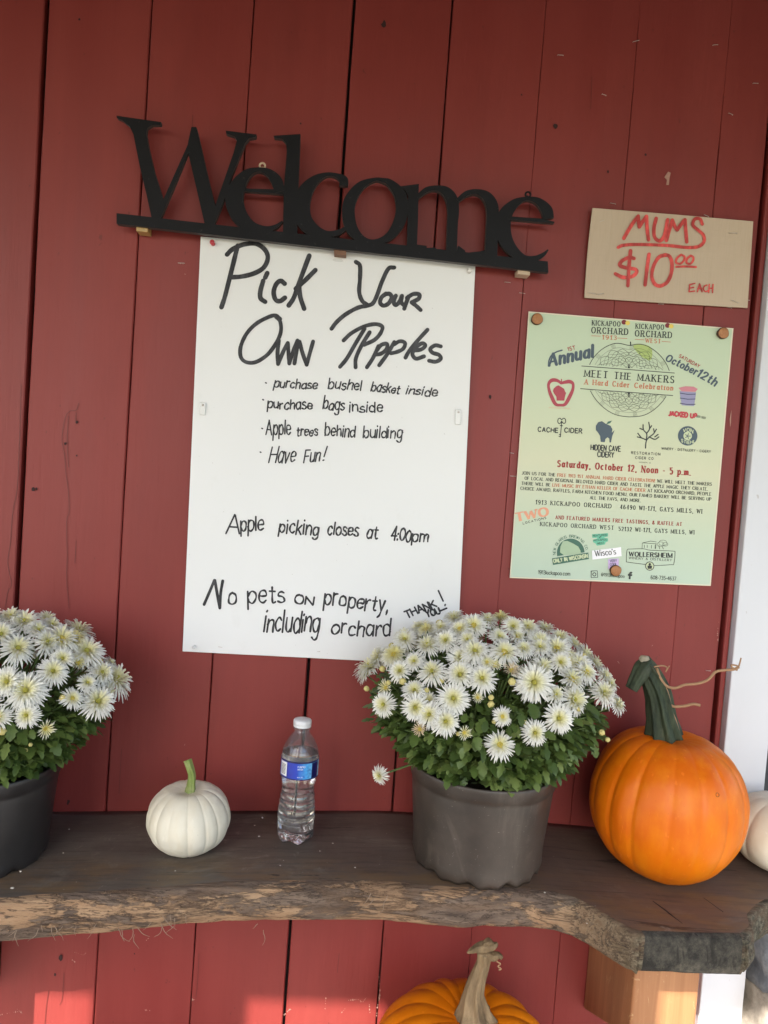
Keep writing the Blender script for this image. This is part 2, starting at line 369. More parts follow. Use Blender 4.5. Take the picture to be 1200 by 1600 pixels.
# ------------------------------------------------------------------ stroke lettering
G = {
'A':(4.4,"0,0 2.2,6;2.2,6 4.4,0;.8,2 3.6,2"),'B':(3.8,"0,0 0,6;~0,6 2.2,6 3.2,5.2 3.2,3.9 2.2,3.2 0,3.2;~0,3.2 2.4,3.2 3.7,2.4 3.7,.9 2.4,0 0,0"),
'C':(4.4,"~4.2,4.7 3.3,5.8 1.7,5.9 .4,4.6 .1,3 .4,1.4 1.7,.1 3.3,.2 4.3,1.3"),'D':(4.3,"0,0 0,6;~0,6 2,6 3.8,5 4.3,3 3.8,1 2,0 0,0"),
'E':(3.4,"0,0 0,6;0,6 3.3,6;0,3.1 2.7,3.1;0,0 3.4,0"),'F':(3.2,"0,0 0,6;0,6 3.2,6;0,3.1 2.6,3.1"),
'G':(4.6,"~4.3,4.8 3.3,5.8 1.7,5.9 .4,4.6 .1,3 .4,1.4 1.7,.1 3.3,.1 4.4,1;4.4,2.6 4.4,.8;2.8,2.6 4.5,2.6"),'H':(4.4,"0,0 0,6;4.4,0 4.4,6;0,3.1 4.4,3.1"),
'I':(.3,"0,0 0,6"),'J':(2.6,"~2.6,6 2.6,1.6 2,.2 1,0 0,.9"),'K':(4.2,"0,0 0,6;4,6 .2,2.6;1.3,3.5 4.2,0"),'L':(3.2,"0,0 0,6;0,0 3.2,0"),
'M':(5.4,"0,0 0,6;0,6 2.7,.6;2.7,.6 5.4,6;5.4,6 5.4,0"),'N':(4.4,"0,0 0,6;0,6 4.4,0;4.4,0 4.4,6"),'O':(4.8,"~2.4,6 .7,5.2 0,3 .7,.8 2.4,0 4.1,.8 4.8,3 4.1,5.2 2.4,6"),
'P':(3.6,"0,0 0,6;~0,6 2.2,6 3.5,5.3 3.5,3.7 2.2,2.9 0,2.9"),'Q':(4.8,"~2.4,6 .7,5.2 0,3 .7,.8 2.4,0 4.1,.8 4.8,3 4.1,5.2 2.4,6;2.8,1.5 4.8,-.6"),
'R':(4,"0,0 0,6;~0,6 2.2,6 3.4,5.3 3.4,3.8 2.2,3 0,3;1.8,3 4,0"),'S':(3.6,"~3.3,5 2.4,5.9 1,5.8 .2,4.8 .5,3.7 1.8,3.1 3.1,2.5 3.5,1.4 2.8,.3 1.3,0 .1,1"),
'T':(4,"2,0 2,6;0,6 4,6"),'U':(4.4,"~0,6 0,2 .8,.4 2.2,0 3.6,.4 4.4,2 4.4,6"),'V':(4.4,"0,6 2.2,0;2.2,0 4.4,6"),'W':(6.4,"0,6 1.6,0;1.6,0 3.2,5.6;3.2,5.6 4.8,0;4.8,0 6.4,6"),
'X':(4.2,"0,0 4.2,6;0,6 4.2,0"),'Y':(4.2,"0,6 2.1,3;4.2,6 2.1,3;2.1,3 2.1,0"),'Z':(3.8,"0,6 3.8,6;3.8,6 0,0;0,0 3.8,0"),
'a':(3,"~2.9,3.1 2,4 .8,3.7 .1,2.2 .3,.7 1.3,0 2.4,.6 3,1.7;3,4 3,0"),'b':(3.1,"0,6 0,0;~0,2.2 .6,3.5 1.7,4 2.8,3.3 3.1,2 2.7,.6 1.6,0 .5,.5 0,1.6"),
'c':(2.8,"~2.8,3.2 1.8,4 .6,3.5 0,2 .5,.5 1.7,0 2.8,.7"),'d':(3,"~3,2.2 2.4,3.5 1.4,4 .3,3.3 0,2 .4,.6 1.4,0 2.5,.6 3,1.6;3,6 3,0"),
'e':(3,"~.1,2.1 1.5,2.1 2.9,2.2 2.7,3.5 1.6,4 .4,3.4 0,2 .5,.5 1.6,0 2.9,.7"),'f':(2.2,"~2.3,5.6 1.5,6 .8,5.2 .8,4 .8,2 .8,0;0,3.8 1.9,3.8"),
'g':(3,"~3,3 2.2,4 1.2,4 .2,3.2 0,2 .5,.6 1.5,.2 2.6,.8 3,2;~3,4 3,1 3,-.8 2.4,-1.9 1.2,-2 .2,-1.4"),'h':(2.8,"0,6 0,0;~0,2.4 .8,3.6 1.8,4 2.7,3.4 2.8,2 2.8,0"),
'i':(.4,"0,4 0,0;0,5.4 .05,5.7"),'j':(1,"~.9,4 .9,-1 .4,-2 -.3,-1.7;.9,5.4 .95,5.7"),'k':(2.8,"0,6 0,0;2.6,4 .1,1.6;.9,2.3 2.8,0"),'l':(.3,"0,6 0,0"),
'm':(4.6,"0,4 0,0;~0,2.6 .7,3.6 1.5,4 2.2,3.5 2.3,2 2.3,0;~2.3,2.6 3,3.6 3.8,4 4.5,3.5 4.6,2 4.6,0"),'n':(2.8,"0,4 0,0;~0,2.4 .8,3.6 1.8,4 2.7,3.4 2.8,2 2.8,0"),
'o':(3.2,"~1.6,4 .4,3.4 0,2 .4,.6 1.6,0 2.8,.6 3.2,2 2.8,3.4 1.6,4"),'p':(3.1,"0,4 0,-2;~0,2.2 .6,3.5 1.7,4 2.8,3.3 3.1,2 2.7,.6 1.6,0 .5,.5 0,1.6"),
'q':(3,"~3,2.2 2.4,3.5 1.4,4 .3,3.3 0,2 .4,.6 1.4,0 2.5,.6 3,1.6;3,4 3,-2"),'r':(2,"0,4 0,0;~0,2.3 .6,3.5 1.4,4 2,3.7"),
's':(2.5,"~2.4,3.5 1.4,4 .3,3.5 .3,2.6 1.4,2.1 2.4,1.5 2.4,.5 1.3,0 0,.5"),'t':(2.1,"~.9,5.5 .9,3 .9,1 1.3,.1 2.1,.3;0,4 2,4"),'u':(2.8,"~0,4 0,1.4 .6,.1 1.6,.1 2.6,1 2.8,2;2.8,4 2.8,0"),
'v':(2.8,"0,4 1.4,0;1.4,0 2.8,4"),'w':(4.2,"0,4 1,0;1,0 2.1,3.6;2.1,3.6 3.2,0;3.2,0 4.2,4"),'x':(2.6,"0,0 2.6,4;0,4 2.6,0"),'y':(2.8,"0,4 1.4,.2;~2.8,4 1.6,.4 .8,-1.5 0,-2"),'z':(2.6,"0,4 2.6,4;2.6,4 0,0;0,0 2.6,0"),
'0':(3.6,"~1.8,6 .5,5 0,3 .5,1 1.8,0 3.1,1 3.6,3 3.1,5 1.8,6"),'1':(1.4,"0,4.8 1.2,6;1.2,6 1.2,0"),'2':(3.4,"~.1,4.6 .6,5.7 1.8,6 3,5.4 3.1,4.1 2.2,2.6 0,0;0,0 3.4,0"),
'3':(3.4,"~.1,5.2 1.4,6 2.8,5.6 3,4.3 2.2,3.4 1.2,3.2 2.4,3 3.3,2 3.1,.7 1.6,0 0,.8"),'4':(3.6,"2.7,0 2.7,6;2.7,6 0,1.8;0,1.8 3.6,1.8"),'5':(3.3,"3,6 .4,6;.4,6 .3,3.4;~.3,3.4 1.8,3.8 3.1,2.9 3.2,1.3 2.2,.1 .9,0 0,.7"),
'6':(3.4,"~3,5.4 1.8,6 .6,4.9 0,2.6 .5,.6 1.7,0 3,.7 3.3,2 2.6,3.3 1.4,3.5 .2,2.4"),'7':(3.2,"0,6 3.2,6;3.2,6 1,0"),'8':(3.4,"~1.7,3.2 .5,3.9 .4,5.2 1.7,6 3,5.2 2.9,3.9 1.7,3.2 .2,2.3 .2,.8 1.7,0 3.2,.8 3.2,2.3 1.7,3.2"),
'9':(3.4,"~3.2,3.6 2,2.5 .7,2.8 .1,4 .5,5.4 1.8,6 3,5.2 3.4,3.4 2.8,1.1 1.6,0 .4,.6"),
'.':(.4,"0,0 .1,.25"),',':(.5,"~.3,.4 .3,-.3 0,-1.1"),'-':(2,"0,2.6 2,2.6"),'!':(.4,"0,6 0,1.8;0,0 .05,.3"),"'":(.4,".1,6 0,4.5"),':':(.4,"0,.2 .05,.5;0,3.3 .05,3.6"),
'&':(4.4,"~4.4,0 1,4.2 1.1,5.6 2.1,6 2.9,5.2 2.3,4 .5,2.6 .2,1 1.4,0 3,.4 4.3,2.6"),'@':(5,"~3.6,3.6 2.6,4 1.6,3 1.8,1.6 2.8,1.4 3.6,2.4 3.7,3.8 3.8,2 4.6,1.8 5,3.2 4.3,5.2 2.5,6 .7,5 0,3 .7,.8 2.5,0 4,.5"),
'·':(.5,"0,2.8 .2,2.9"),' ':(2.2,""),'/':(2.6,"0,-.5 2.6,6.3"),'$':(3.4,"~3.2,4.8 2.4,5.6 1,5.6 .2,4.7 .6,3.6 1.8,3.1 3,2.4 3.3,1.4 2.6,.4 1,.3 0,1.2;1.7,7 1.7,-1"),
}
GP = {}
for ch, (wd, s) in G.items():
    L = []
    for part in s.split(';'):
        if not part: continue
        sm = part[0] == '~'; pts = [tuple(map(float, q.split(','))) for q in part.lstrip('~').split()]
        L.append((sm, pts))
    GP[ch] = (wd, L)
def text(mb, s, p0, p1, h, Y, wt=.8, thin=1.0, serif=0, slant=0, gap=1.3, mi=0, jit=0, caps=False, rnd=None, seg=4, arc=0):
    """write s along p0->p1 (photo points on the plane y=Y), cap height h; returns end"""
    p0 = np.array(p0, float); p1 = np.array(p1, float)
    tot = sum(GP[c][0]+gap for c in s)-gap
    d = p1-p0; L = np.hypot(*d); d /= L; up = np.array([d[1], -d[0]]); sx = L/tot; sy = h/6.0
    x = 0.0
    for c in s:
        wd, strokes = GP[c]
        jy = random.uniform(-1, 1)*jit*.5; js = 1+random.uniform(-1, 1)*jit*.13; jr = random.uniform(-1, 1)*jit*.06
        def T(q):
            yy = q[1]*js+jy; xx = q[0]+jr*q[1]
            xw = (x+xx)*sx+slant*yy*sy
            b = p0+d*xw
            if arc:
                u = xw/L-.5; b = b+up*arc*(1-4*u*u)
            return b+up*yy*sy
        for sm, pts in strokes:
            q = [T(p) for p in (pts if not jit else [(a+random.uniform(-1, 1)*jit*.18, b+random.uniform(-1, 1)*jit*.18) for a, b in pts])]
            if sm or (jit and len(q) > 2):
                q = smooth(q, seg)
                W = []
                for i in range(len(q)):
                    t = q[min(i+1, len(q)-1)]-q[max(i-1, 0)]; l = np.hypot(*t) or 1
                    v = abs(t@up)/l; W.append(wt*sy*(thin+(1-thin)*v)*(1+(.22*math.sin(i*.55+x) if jit else 0)))
                ribbon2(mb, q, W, Y, mi, caps)
            else:
                t = q[-1]-q[0]; l = np.hypot(*t) or 1; v = abs(t@up)/l; tt = t/l
                dirx = pts[-1][0]-pts[0][0]; diry = pts[-1][1]-pts[0][1]
                wf = thin+(1-thin)*v
                if thin < 1 and v > .5 and dirx*diry > 0 and c in 'AVWXYMvwxyKk4': wf = thin*1.05
                if thin < 1 and c in 'MNU' and v > .9 and not (c == 'M' and pts[0][0] > 5): wf = thin*1.2
                ww = wt*sy*wf
                e = 0 if caps else ww*.45
                ribbon2(mb, [q[0]-tt*e*(v < .9), q[-1]+tt*e*(v < .9)], ww, Y, mi, caps)
                if serif:
                    for e, o in ((pts[0], pts[-1]), (pts[-1], pts[0])):
                        if abs(e[0]-o[0]) < .8*abs(e[1]-o[1]) and min(abs(e[1]-k) for k in (0, 4, 6, -2)) < .01:
                            if c in 'AMNVWvw' and e[1] in (0., 6., 4.) and sum(1 for _, z in strokes for y in (z[0], z[-1]) if y == e) > 1 : continue
                            if c in 'BDEFLPRT' and e[1] in (0., 6.) and sum(1 for _, z in strokes for y in (z[0], z[-1]) if abs(y[1]-e[1]) < .01 and abs(y[0]-e[0]) < .01) > 1 and c != 'P': pass
                            hs = serif
                            ribbon2(mb, [T((e[0]-hs, e[1]+(.12 if e[1] <= 0 else -.12))), T((e[0]+hs, e[1]+(.12 if e[1] <= 0 else -.12)))], max(wt*sy*max(.32, thin*.9), .55*sy), Y, mi, False)
        x += wd+gap

# ------------------------------------------------------------------ welcome sign
def black_metal():
    n = N('matte_black_metal'); c = n.mix(n.noise(30, det=5), (.0045, .0045, .0055), (.009, .009, .011))
    d = n.ramp(n.noise(200, det=2), [(.68, 0), (.74, 1)]); c = n.mix(n.math('MULTIPLY', d, .12), c, (.2, .18, .16))
    n.col(c); n.rough(.55, .2); n.bump(n.noise(350), .15, .0006); return n.m
BLK = black_metal(); EDGE = plain('worn_black_edge', (.05, .042, .038), .6)
YS = -.030; TH = .009
class Solid:
    """letter pieces cut from plate: outlines on the sign's front plane, given thickness"""
    def __init__(s, parent): s.p = parent
    def poly(s, mb, pts, k=0):
        from mathutils.geometry import tessellate_polygon
        y = YS-k*.0003
        F = [PW(p[0], p[1], y) for p in pts]; n = len(F)
        tri = [tuple(t) for t in tessellate_polygon([[Vector((p[0], p[1], 0)) for p in pts]])]
        Bk = [f+np.array([0, TH+k*.0006, 0]) for f in F]
        mb.add(F+Bk, tri+[tuple(n+i for i in t[::-1]) for t in tri], 0)
        mb.add(F+Bk, [(i, (i+1) % n, n+(i+1) % n, n+i) for i in range(n)], 1)
    def rib(s, mb, pts, wd, k=0, closed=False):
        K = 7
        P = smooth(pts, K, closed); W = [q[0] for q in smooth([(x, 0) for x in wd], K, closed)]
        n = len(P); L, R = [], []
        for i in range(n):
            if closed: t = P[(i+1) % n]-P[(i-1) % n]
            else: t = P[min(i+1, n-1)]-P[max(i-1, 0)]
            t = t/(np.hypot(*t) or 1); nn = np.array([-t[1], t[0]])
            L.append(P[i]+nn*W[i]/2); R.append(P[i]-nn*W[i]/2)
        y = YS-k*.0003
        V = [PW(p[0], p[1], y) for p in L+R]; m = 2*n; V = V+[v+np.array([0, TH+k*.0006, 0]) for v in V]
        rng = range(n if closed else n-1); fs, sd = [], []
        for i in rng:
            j = (i+1) % n
            fs += [(i, j, n+j, n+i), (m+i, m+n+i, m+n+j, m+j)]; sd += [(i, m+i, m+j, j), (n+i, n+j, m+n+j, m+n+i)]
        if not closed: sd += [(0, n, m+n, m), (n-1, m+n-1, m+2*n-1, 2*n-1)]
        mb.add(V, fs, 0); mb.add(V, sd, 1)
c0 = PW(518, 390, YS)
ws = empty('welcome_sign', c0, 'black cut-out word Welcome hung above the white sign', 'sign')
sd = Solid(ws)
A = lambda L: [(150+x/3, 150+y/3) for x, y in L]
B = lambda L: [(500+x/3, 180+y/3) for x, y in L]
def letter(fn):
    m = MB(); fn(m); o = m.build('letter', [BLK, EDGE], ws); fixnorm(o)
def W_(m):
    sd.poly(m, A([(95,92),(305,122),(303,135),(262,136),(240,150),(236,175),(247,240),(275,360),(318,492),(300,578),(262,578),(235,455),(205,330),(175,180),(158,143),(122,113),(98,103)]))
    sd.poly(m, A([(308,505),(322,470),(430,228),(447,145),(468,145),(480,200),(437,250),(380,390),(302,575),(272,575)]), 1)
    sd.poly(m, A([(447,145),(470,145),(478,175),(525,380),(562,528),(552,605),(510,605),(470,430),(430,258),(432,215)]), 2)
    sd.poly(m, A([(608,162),(752,180),(748,193),(718,197),(699,220),(640,365),(607,470),(552,606),(528,600),(556,522),(600,395),(645,265),(660,208),(648,188),(610,176)]), 3)
letter(W_)
def e_(m):
    sd.rib(m, A([(862,448),(845,395),(808,357),(757,344),(705,365),(662,425),(648,490),(672,560),(725,612),(790,625),(840,612),(874,586)]), [x/3 for x in (48,52,34,19,42,72,84,76,56,32,18,6)], 4)
    sd.poly(m, A([(660,426),(720,434),(890,438),(890,462),(720,448),(662,447)]), 0)
letter(e_)
def l_(m):
    sd.poly(m, A([(832,186),(958,178),(956,250),(948,430),(942,645),(876,645),(880,440),(894,260),(891,222),(872,200),(836,196)]), 1)
letter(l_)
def c_(m):
    sd.rib(m, A([(1160,420),(1160,392),(1125,371),(1080,367),(1030,390),(985,440),(965,510),(975,580),(1020,628),(1080,648),(1140,636),(1185,608),(1207,586)]), [x/3 for x in (40,40,20,18,40,66,76,76,60,34,22,12,5)], 2)
letter(c_)
def o_(m):
    sd.rib(m, B([(255,301),(190,330),(143,395),(133,460),(150,532),(198,582),(255,594),(320,570),(367,510),(385,440),(374,370),(330,318),(295,304)]), [x/3 for x in (16,38,56,60,54,34,24,36,54,58,54,34,20)], 3, True)
letter(o_)
def m_(m):
    sd.poly(m, B([(376,333),(464,322),(462,365),(460,480),(455,606),(500,612),(500,622),(545,620),(545,640),(400,640),(408,600),(412,430),(414,378),(396,346),(378,342)]), 1)
    sd.rib(m, B([(455,385),(498,350),(545,341),(590,356),(618,395),(625,450),(621,520),(617,640)]), [x/3 for x in (18,24,24,44,56,54,50,50)], 2)
    sd.rib(m, B([(645,398),(688,366),(735,358),(780,378),(806,420),(810,480),(806,560),(802,665)]), [x/3 for x in (18,24,24,44,56,56,56,58)], 4)
    sd.poly(m, B([(648,610),(680,634),(682,645),(730,640),(750,638),(783,630),(783,660),(640,650)]), 0)
letter(m_)
def e2(m):
    sd.rib(m, B([(1072,485),(1062,442),(1022,402),(968,391),(915,412),(872,460),(858,515),(870,582),(908,638),(958,672),(1010,670),(1048,652),(1070,630)]), [x/3 for x in (50,52,32,18,40,64,72,66,50,34,24,18,6)], 0)
    sd.poly(m, B([(880,474),(1040,484),(1100,500),(1098,506),(1040,502),(880,488)]), 1)
letter(e2)
mb = MB()
sd.poly(mb, [(182,333),(330,350),(480,366.5),(640,384),(856,408.5),(857,426),(640,401.5),(480,384),(330,366.5),(182,349.5)], 5)
fixnorm(mb.build('base_bar', [BLK, EDGE], ws, .0006))
BRASS = plain('brass_clip', (.42, .27, .09), .4, .7, .3, 200); SHIM = plain('pale_shim', (.55, .42, .3), .7, .3, .2, 120); RUST = plain('rusty_clip', (.2, .10, .06), .6, .4, .4, 150)
for (x0, y0, x1, y1), mt in (((213,351,231,361), BRASS), ((522,388,541,397), RUST), ((809,421,828,428), SHIM)):
    m = MB(); p = [PW(x0, y0, YS+.004), PW(x1, y0+2, YS+.004), PW(x1, y1+2, YS+.004), PW(x0, y1, YS+.004)]
    m.add(p+[q*1 + np.array([0, -YS-.006, 0]) for q in p], [(0,1,2,3),(4,7,6,5),(0,4,5,1),(1,5,6,2),(2,6,7,3),(3,7,4,0)]); m.build('mounting_block', mt, ws)
for (x, y), mt in (((410, 259), SHIM), ((825, 304), BLK)):
    m = MB(); c = PW(x, y, YS+.003); m.tube([c+np.array([.0045*math.cos(q), 0, .0045*math.sin(q)]) for q in np.linspace(0, 2*math.pi, 13)], .0017, 6)
    m.tube([c+np.array([0, .002, -.002]), c+np.array([0, .029, -.002])], .0015, 6); m.build('hanging_eye', mt, ws)

# ------------------------------------------------------------------ white sign
def sign_white():
    n = N('white_sign_board'); c = n.mix(n.noise(4, det=5), (.78, .78, .765), (.83, .83, .825))
    sm = n.ramp(n.noise(18, (1, 1, .6), 6, .7), [(.60, 0), (.78, 1)]); c = n.mix(n.math('MULTIPLY', sm, .16), c, (.55, .52, .47))
    sp = n.ramp(n.noise(130, det=2), [(.745, 0), (.76, 1)]); c = n.mix(n.math('MULTIPLY', sp, .35), c, (.3, .27, .24))
    n.col(c); n.rough(.42, .45); n.bump(n.noise(60), .05, .001); return n.m
YB = -.0085
def board(name, corners, Y, th, mat, parent, bevel=.0008, sub=False):
    F = [PW(x, y, Y) for x, y in corners]
    m = MB(); Bk = [f+np.array([0, th, 0]) for f in F]
    m.add(F+Bk, [(0,1,2,3),(7,6,5,4),(0,4,5,1),(1,5,6,2),(2,6,7,3),(3,7,4,0)])
    o = m.build(name, mat, parent, bevel); fixnorm(o); return o
sg = empty('apple_sign', PW(500, 1022, YB), 'large white hand-lettered pick your own apples board', 'sign')
board('panel', [(313.5,369),(743,412),(714,1040),(285,1018)], YB, .006, sign_white(), sg)
def marker(name, base):
    n = N(name); n.col(n.mix(n.ramp(n.noise(90, (1, 1, .35), 4, .6), [(.42, 0), (.68, 1)]), base, tuple(min(1, b*2.0+.028) for b in base))); n.rough(.45, .4); return n.m
INK = marker('black_marker', (.014, .014, .017)); REDINK = marker('red_marker', (.40, .035, .03))
YI = YB-.0006
def C3(L): return [(280+x/2.5, 360+y/2.5) for x, y in L]
random.seed(11)
def strokes(mb, L, wd, Y, conv=None, k=6):
    for l in L:
        q = conv(l) if conv else l
        P = smooth(q, k) if len(q) > 2 else [np.array(q[0], float), (np.array(q[0])+np.array(q[1]))/2.0, np.array(q[1], float)]
        n = len(P); ww = [wd*(1+.10*mnoise.noise(Vector((i*.35, q[0][0], q[0][1])))) for i in range(n)]
        ribbon2(mb, P, ww, Y)
m = MB()
strokes(m, [[(228,60),(216,110),(196,190),(178,260),(165,300)],[(187,94),(208,74),(252,55),(300,52),(335,76),(346,108),(330,145),(292,168),(245,180),(206,183)],
  [(344,167),(336,184)],[(328,197),(317,238),(318,265),(336,279)],[(412,208),(396,197),(379,210),(369,240),(376,270),(394,276),(413,263)],
  [(508,99),(470,200),(448,262),(428,293)],[(532,155),(490,197),(455,228)],[(468,212),(473,260),(488,306)]], 7.4, YI, C3)
m.build('lettering', INK, sg)
m = MB()
strokes(m, [[(690,123),(706,138),(706,190),(703,240),(714,274),(735,291)],[(840,145),(817,150),(792,200),(774,250),(757,284),(735,294),(698,302),(650,328),(615,358),(595,384)],
  [(808,247),(790,262),(785,283),(799,294),(819,284),(830,262),(822,248),(806,249)],[(846,255),(838,278),(845,291),(860,280),(870,256)],[(870,256),(867,280),(878,292)],
  [(896,258),(886,285),(879,306)],[(890,264),(913,249),(937,250),(935,267),(908,281)],[(908,281),(925,294),(943,311)]], 6.6, YI, C3)
m.build('lettering', INK, sg)
m = MB()
strokes(m, [[(394,346),(376,332),(345,340),(300,365),(262,405),(240,455),(241,495),(263,515),(300,514),(345,485),(380,438),(397,395),(394,355),(378,338)],
  [(389,430),(384,480),(386,522)],[(386,522),(408,470),(424,440)],[(424,440),(427,480),(430,520)],[(430,520),(446,470),(462,430)],
  [(466,434),(457,480),(450,520)],[(470,434),(482,480),(498,525)],[(498,525),(510,480),(523,434)]], 6.2, YI, C3)
m.build('lettering', INK, sg)
m = MB()
strokes(m, [[(642,430),(672,402),(720,376),(765,366),(793,376),(786,402),(762,428),(722,447)],[(724,384),(690,440),(655,500),(628,533)],[(744,398),(712,450),(690,500),(689,535)],
  [(778,452),(757,498),(733,535)],[(772,468),(790,447),(812,444),(809,465),(787,482),(764,485)],[(840,436),(815,480),(781,527)],[(838,446),(862,433),(882,440),(875,462),(850,475),(827,480)],
  [(970,388),(930,432),(898,472),(884,497)],[(912,470),(945,465),(961,450),(949,441),(925,457),(911,482),(925,501),(956,492)],[(1022,453),(1000,449),(981,463),(990,478),(1014,486),(1022,501),(1002,513),(976,509)]], 6.2, YI, C3)
m.build('lettering', INK, sg)
def hand(words, wt, slant=.12, jit=.8, conv=lambda p: p):
    for wd, p0, p1, h in words:
        m = MB()
        if wd == '·':
            ribbon2(m, [conv(p0), (conv(p0)[0]+1.2, conv(p0)[1]+.6)], wt*1.1, YI); m.build('lettering', INK, sg); continue
        a, b = conv(p0), conv(p1)
        text(m, wd, a, b, h, YI, wt=wt*1.12*6/h, slant=slant, jit=jit*1.25, caps=True, gap=1.15, seg=5)
        m.build('lettering', INK, sg)
Z4 = lambda p: (400+p[0]/4, 570+p[1]/4)
hand([('·',(60,112),0,0),('purchase',(112,138),(380,150),14.5),('bushel',(450,148),(655,160),14.5),('basket',(718,166),(893,182),13.5),('inside',(938,184),(1128,200),13.5)], 2.0, .16, .8, Z4)
hand([('·',(42,217),0,0),('purchase',(72,272),(350,280),15),('bags',(418,278),(550,288),18),('inside',(585,292),(790,297),15)], 2.1, .05, .8, Z4)
hand([('·',(36,397),0,0),('Apple',(62,440),(215,440),22),('trees',(255,440),(383,443),15),('behind',(430,445),(615,452),18),('building',(672,450),(910,460),18)], 2.0, .05, .8, Z4)
hand([('·',(26,545),0,0),('Have',(80,613),(240,606),24),('Fun',(298,610),(395,602),20),('!',(420,597),(428,597),20)], 2.0, .26, .6, Z4)
Z2 = lambda p: (300+p[0]/2.857, 780+p[1]/2.857)
hand([('A',(152,150),(212,152),33),('pple',(218,142),(318,138),22),('picking',(388,148),(562,160),20),('closes',(605,155),(740,165),19),('at',(778,170),(826,175),19),('4:00',(888,184),(975,190),19),('pm',(982,188),(1052,194),17)], 2.4, .08, .75, Z2)
m = MB(); strokes(m, [[(100,362),(80,410),(54,470)],[(102,362),(112,420),(124,486)],[(124,486),(128,420),(137,365)]], 4.6, YI, lambda L: [Z2(p) for p in L])
m.build('lettering', INK, sg)
hand([('o',(162,470),(196,470),25),('pets',(250,466),(412,458),30),('ON',(458,468),(540,474),13),('property,',(588,474),(872,500),26),('including',(322,584),(562,600),31),('orchard',(622,600),(882,612),25)], 2.6, .06, .75, Z2)
hand([('THANK',(960,530),(1092,478),11),('YOU',(1050,526),(1110,510),10),('!',(1130,472),(1136,470),25),('-',(1110,508),(1140,496),8)], 2.4, -.1, .5, Z2)
# pins and clips of the sign
def pin(x, y, col, parent, Y, r=.0042):
    m = MB(); c = PW(x, y, Y); m.lathe([(0,0),(r*.9,0),(r*.7,.002),(r*.55,.006),(r*.9,.008),(r,.0095),(r*.8,.0105),(0,.011)], 20)
    m.v = [(c[0]+a, c[1]-z, c[2]+b) for a, b, z in m.v]
    o = m.build('push_pin', plain('pin_plastic', col, .3, .5), parent); fixnorm(o); return o
pin(333, 381, (.5, .035, .05), sg, YB); pin(733, 424, (.75, .72, .68), sg, YB); pin(304, 1010, (.7, .7, .7), sg, YB, .003)
CLIP = plain('clear_plastic_clip', (.72, .72, .71), .25, .6)
for x0, y0, x1, y1 in ((311.5,628,321.5,649),(711,639,721,664)):
    board('clip', [(x0+1,y0),(x1,y0+1),(x1-1,y1),(x0,y1-1)], YB-.004, .0035, CLIP, sg, .0012)
    m = MB(); c = PW((x0+x1)/2+.5, y0+5, YB-.0045); m.lathe([(0,-.001),(.0018,-.0006),(.002,.001)], 12); m.v = [(c[0]+a, c[1]+z, c[2]+b) for a, b, z in m.v]; fixnorm(m.build('screw', STEEL, sg))
m = MB(); c = [(519,406),(522,404),(534,405),(537,408),(533,409.5),(523,408.5)]; poly2(m, c, YB-.0012); m.build('tape_scrap', CLIP, sg)
staple(344, 1011, 10, 6, sg, YB); staple(498, 1018, 0, 4, sg, YB)

# ------------------------------------------------------------------ cardboard price sign
def card():
    n = N('tan_cardboard'); c = n.mix(n.noise(7, det=6), (.50, .395, .29), (.58, .47, .36)); c = n.mix(n.math('MULTIPLY', n.ramp(n.noise(400, (1, 1, .06), 2), [(.45, 0), (.7, 1)]), .12), c, (.36, .27, .18))
    n.col(c); n.rough(.85, .2); n.bump(n.noise(150, (.15, 1, 1), 3), .25, .001); return n.m
YC = -.0065
ps = empty('price_sign', PW(1041, 476, YC), 'tan cardboard sign with red marker lettering pricing mums', 'sign')
m = MB(); nx, ny = 16, 10; vs = []
tl, tr, br, bl = map(np.array, ((926,325),(1177,346),(1168,481),(914,465)))
for j in range(ny+1):
    for i in range(nx+1):
        u, v = i/nx, j/ny
        p = (tl*(1-u)+tr*u)*(1-v)+(bl*(1-u)+br*u)*v
        p = p+np.array([-3.0*math.sin(v*math.pi*.9)*(1-u)**3*.6, 2.5*math.sin(u*3)*(v-.5)*.4])
        curl = .007*max(0, .12-u)/.12*(1-v)**2 + .003*math.sin(u*math.pi)*math.sin(v*math.pi)*.4
        vs.append(PW(p[0], p[1], YC-curl))
k = len(vs); vs2 = [v+np.array([0, .0032, 0]) for v in vs]; fs = []
for j in range(ny):
    for i in range(nx):
        a = j*(nx+1)+i; fs += [(a, a+1, a+nx+2, a+nx+1), (k+a, k+a+nx+1, k+a+nx+2, k+a+1)]
bd = [i for i in range(nx+1)]+[j*(nx+1)+nx for j in range(1, ny+1)]+[ny*(nx+1)+i for i in range(nx-1, -1, -1)]+[j*(nx+1) for j in range(ny-1, 0, -1)]
fs += [(bd[i], bd[(i+1) % len(bd)], k+bd[(i+1) % len(bd)], k+bd[i]) for i in range(len(bd))]
m.add(vs+vs2, fs, 0, False); fixnorm(m.build('panel', card(), ps))
YCI = YC-.0022
C5 = lambda L: [(880+x/3.75, 250+y/3.75) for x, y in L]
def cardtext(L, wd):
    m = MB(); strokes(m, L, wd, YCI, C5); m.build('lettering', REDINK, ps)
cardtext([[(355,460),(395,390),(438,330)],[(440,328),(442,360),(446,392)],[(446,392),(466,360),(488,330)],[(488,330),(492,400),(500,468)],[(545,342),(532,400),(536,452),(564,474),(592,444),(612,350)],
  [(605,472),(622,410),(640,352)],[(640,352),(652,385),(668,410)],[(668,410),(690,378),(714,350)],[(714,350),(718,410),(724,480)]], 5.6)
cardtext([[(816,376),(802,346),(772,346),(760,380),(790,410),(822,440),(824,480),(790,508),(720,512),(600,500),(430,495),(352,500),(322,512)]], 5.0)
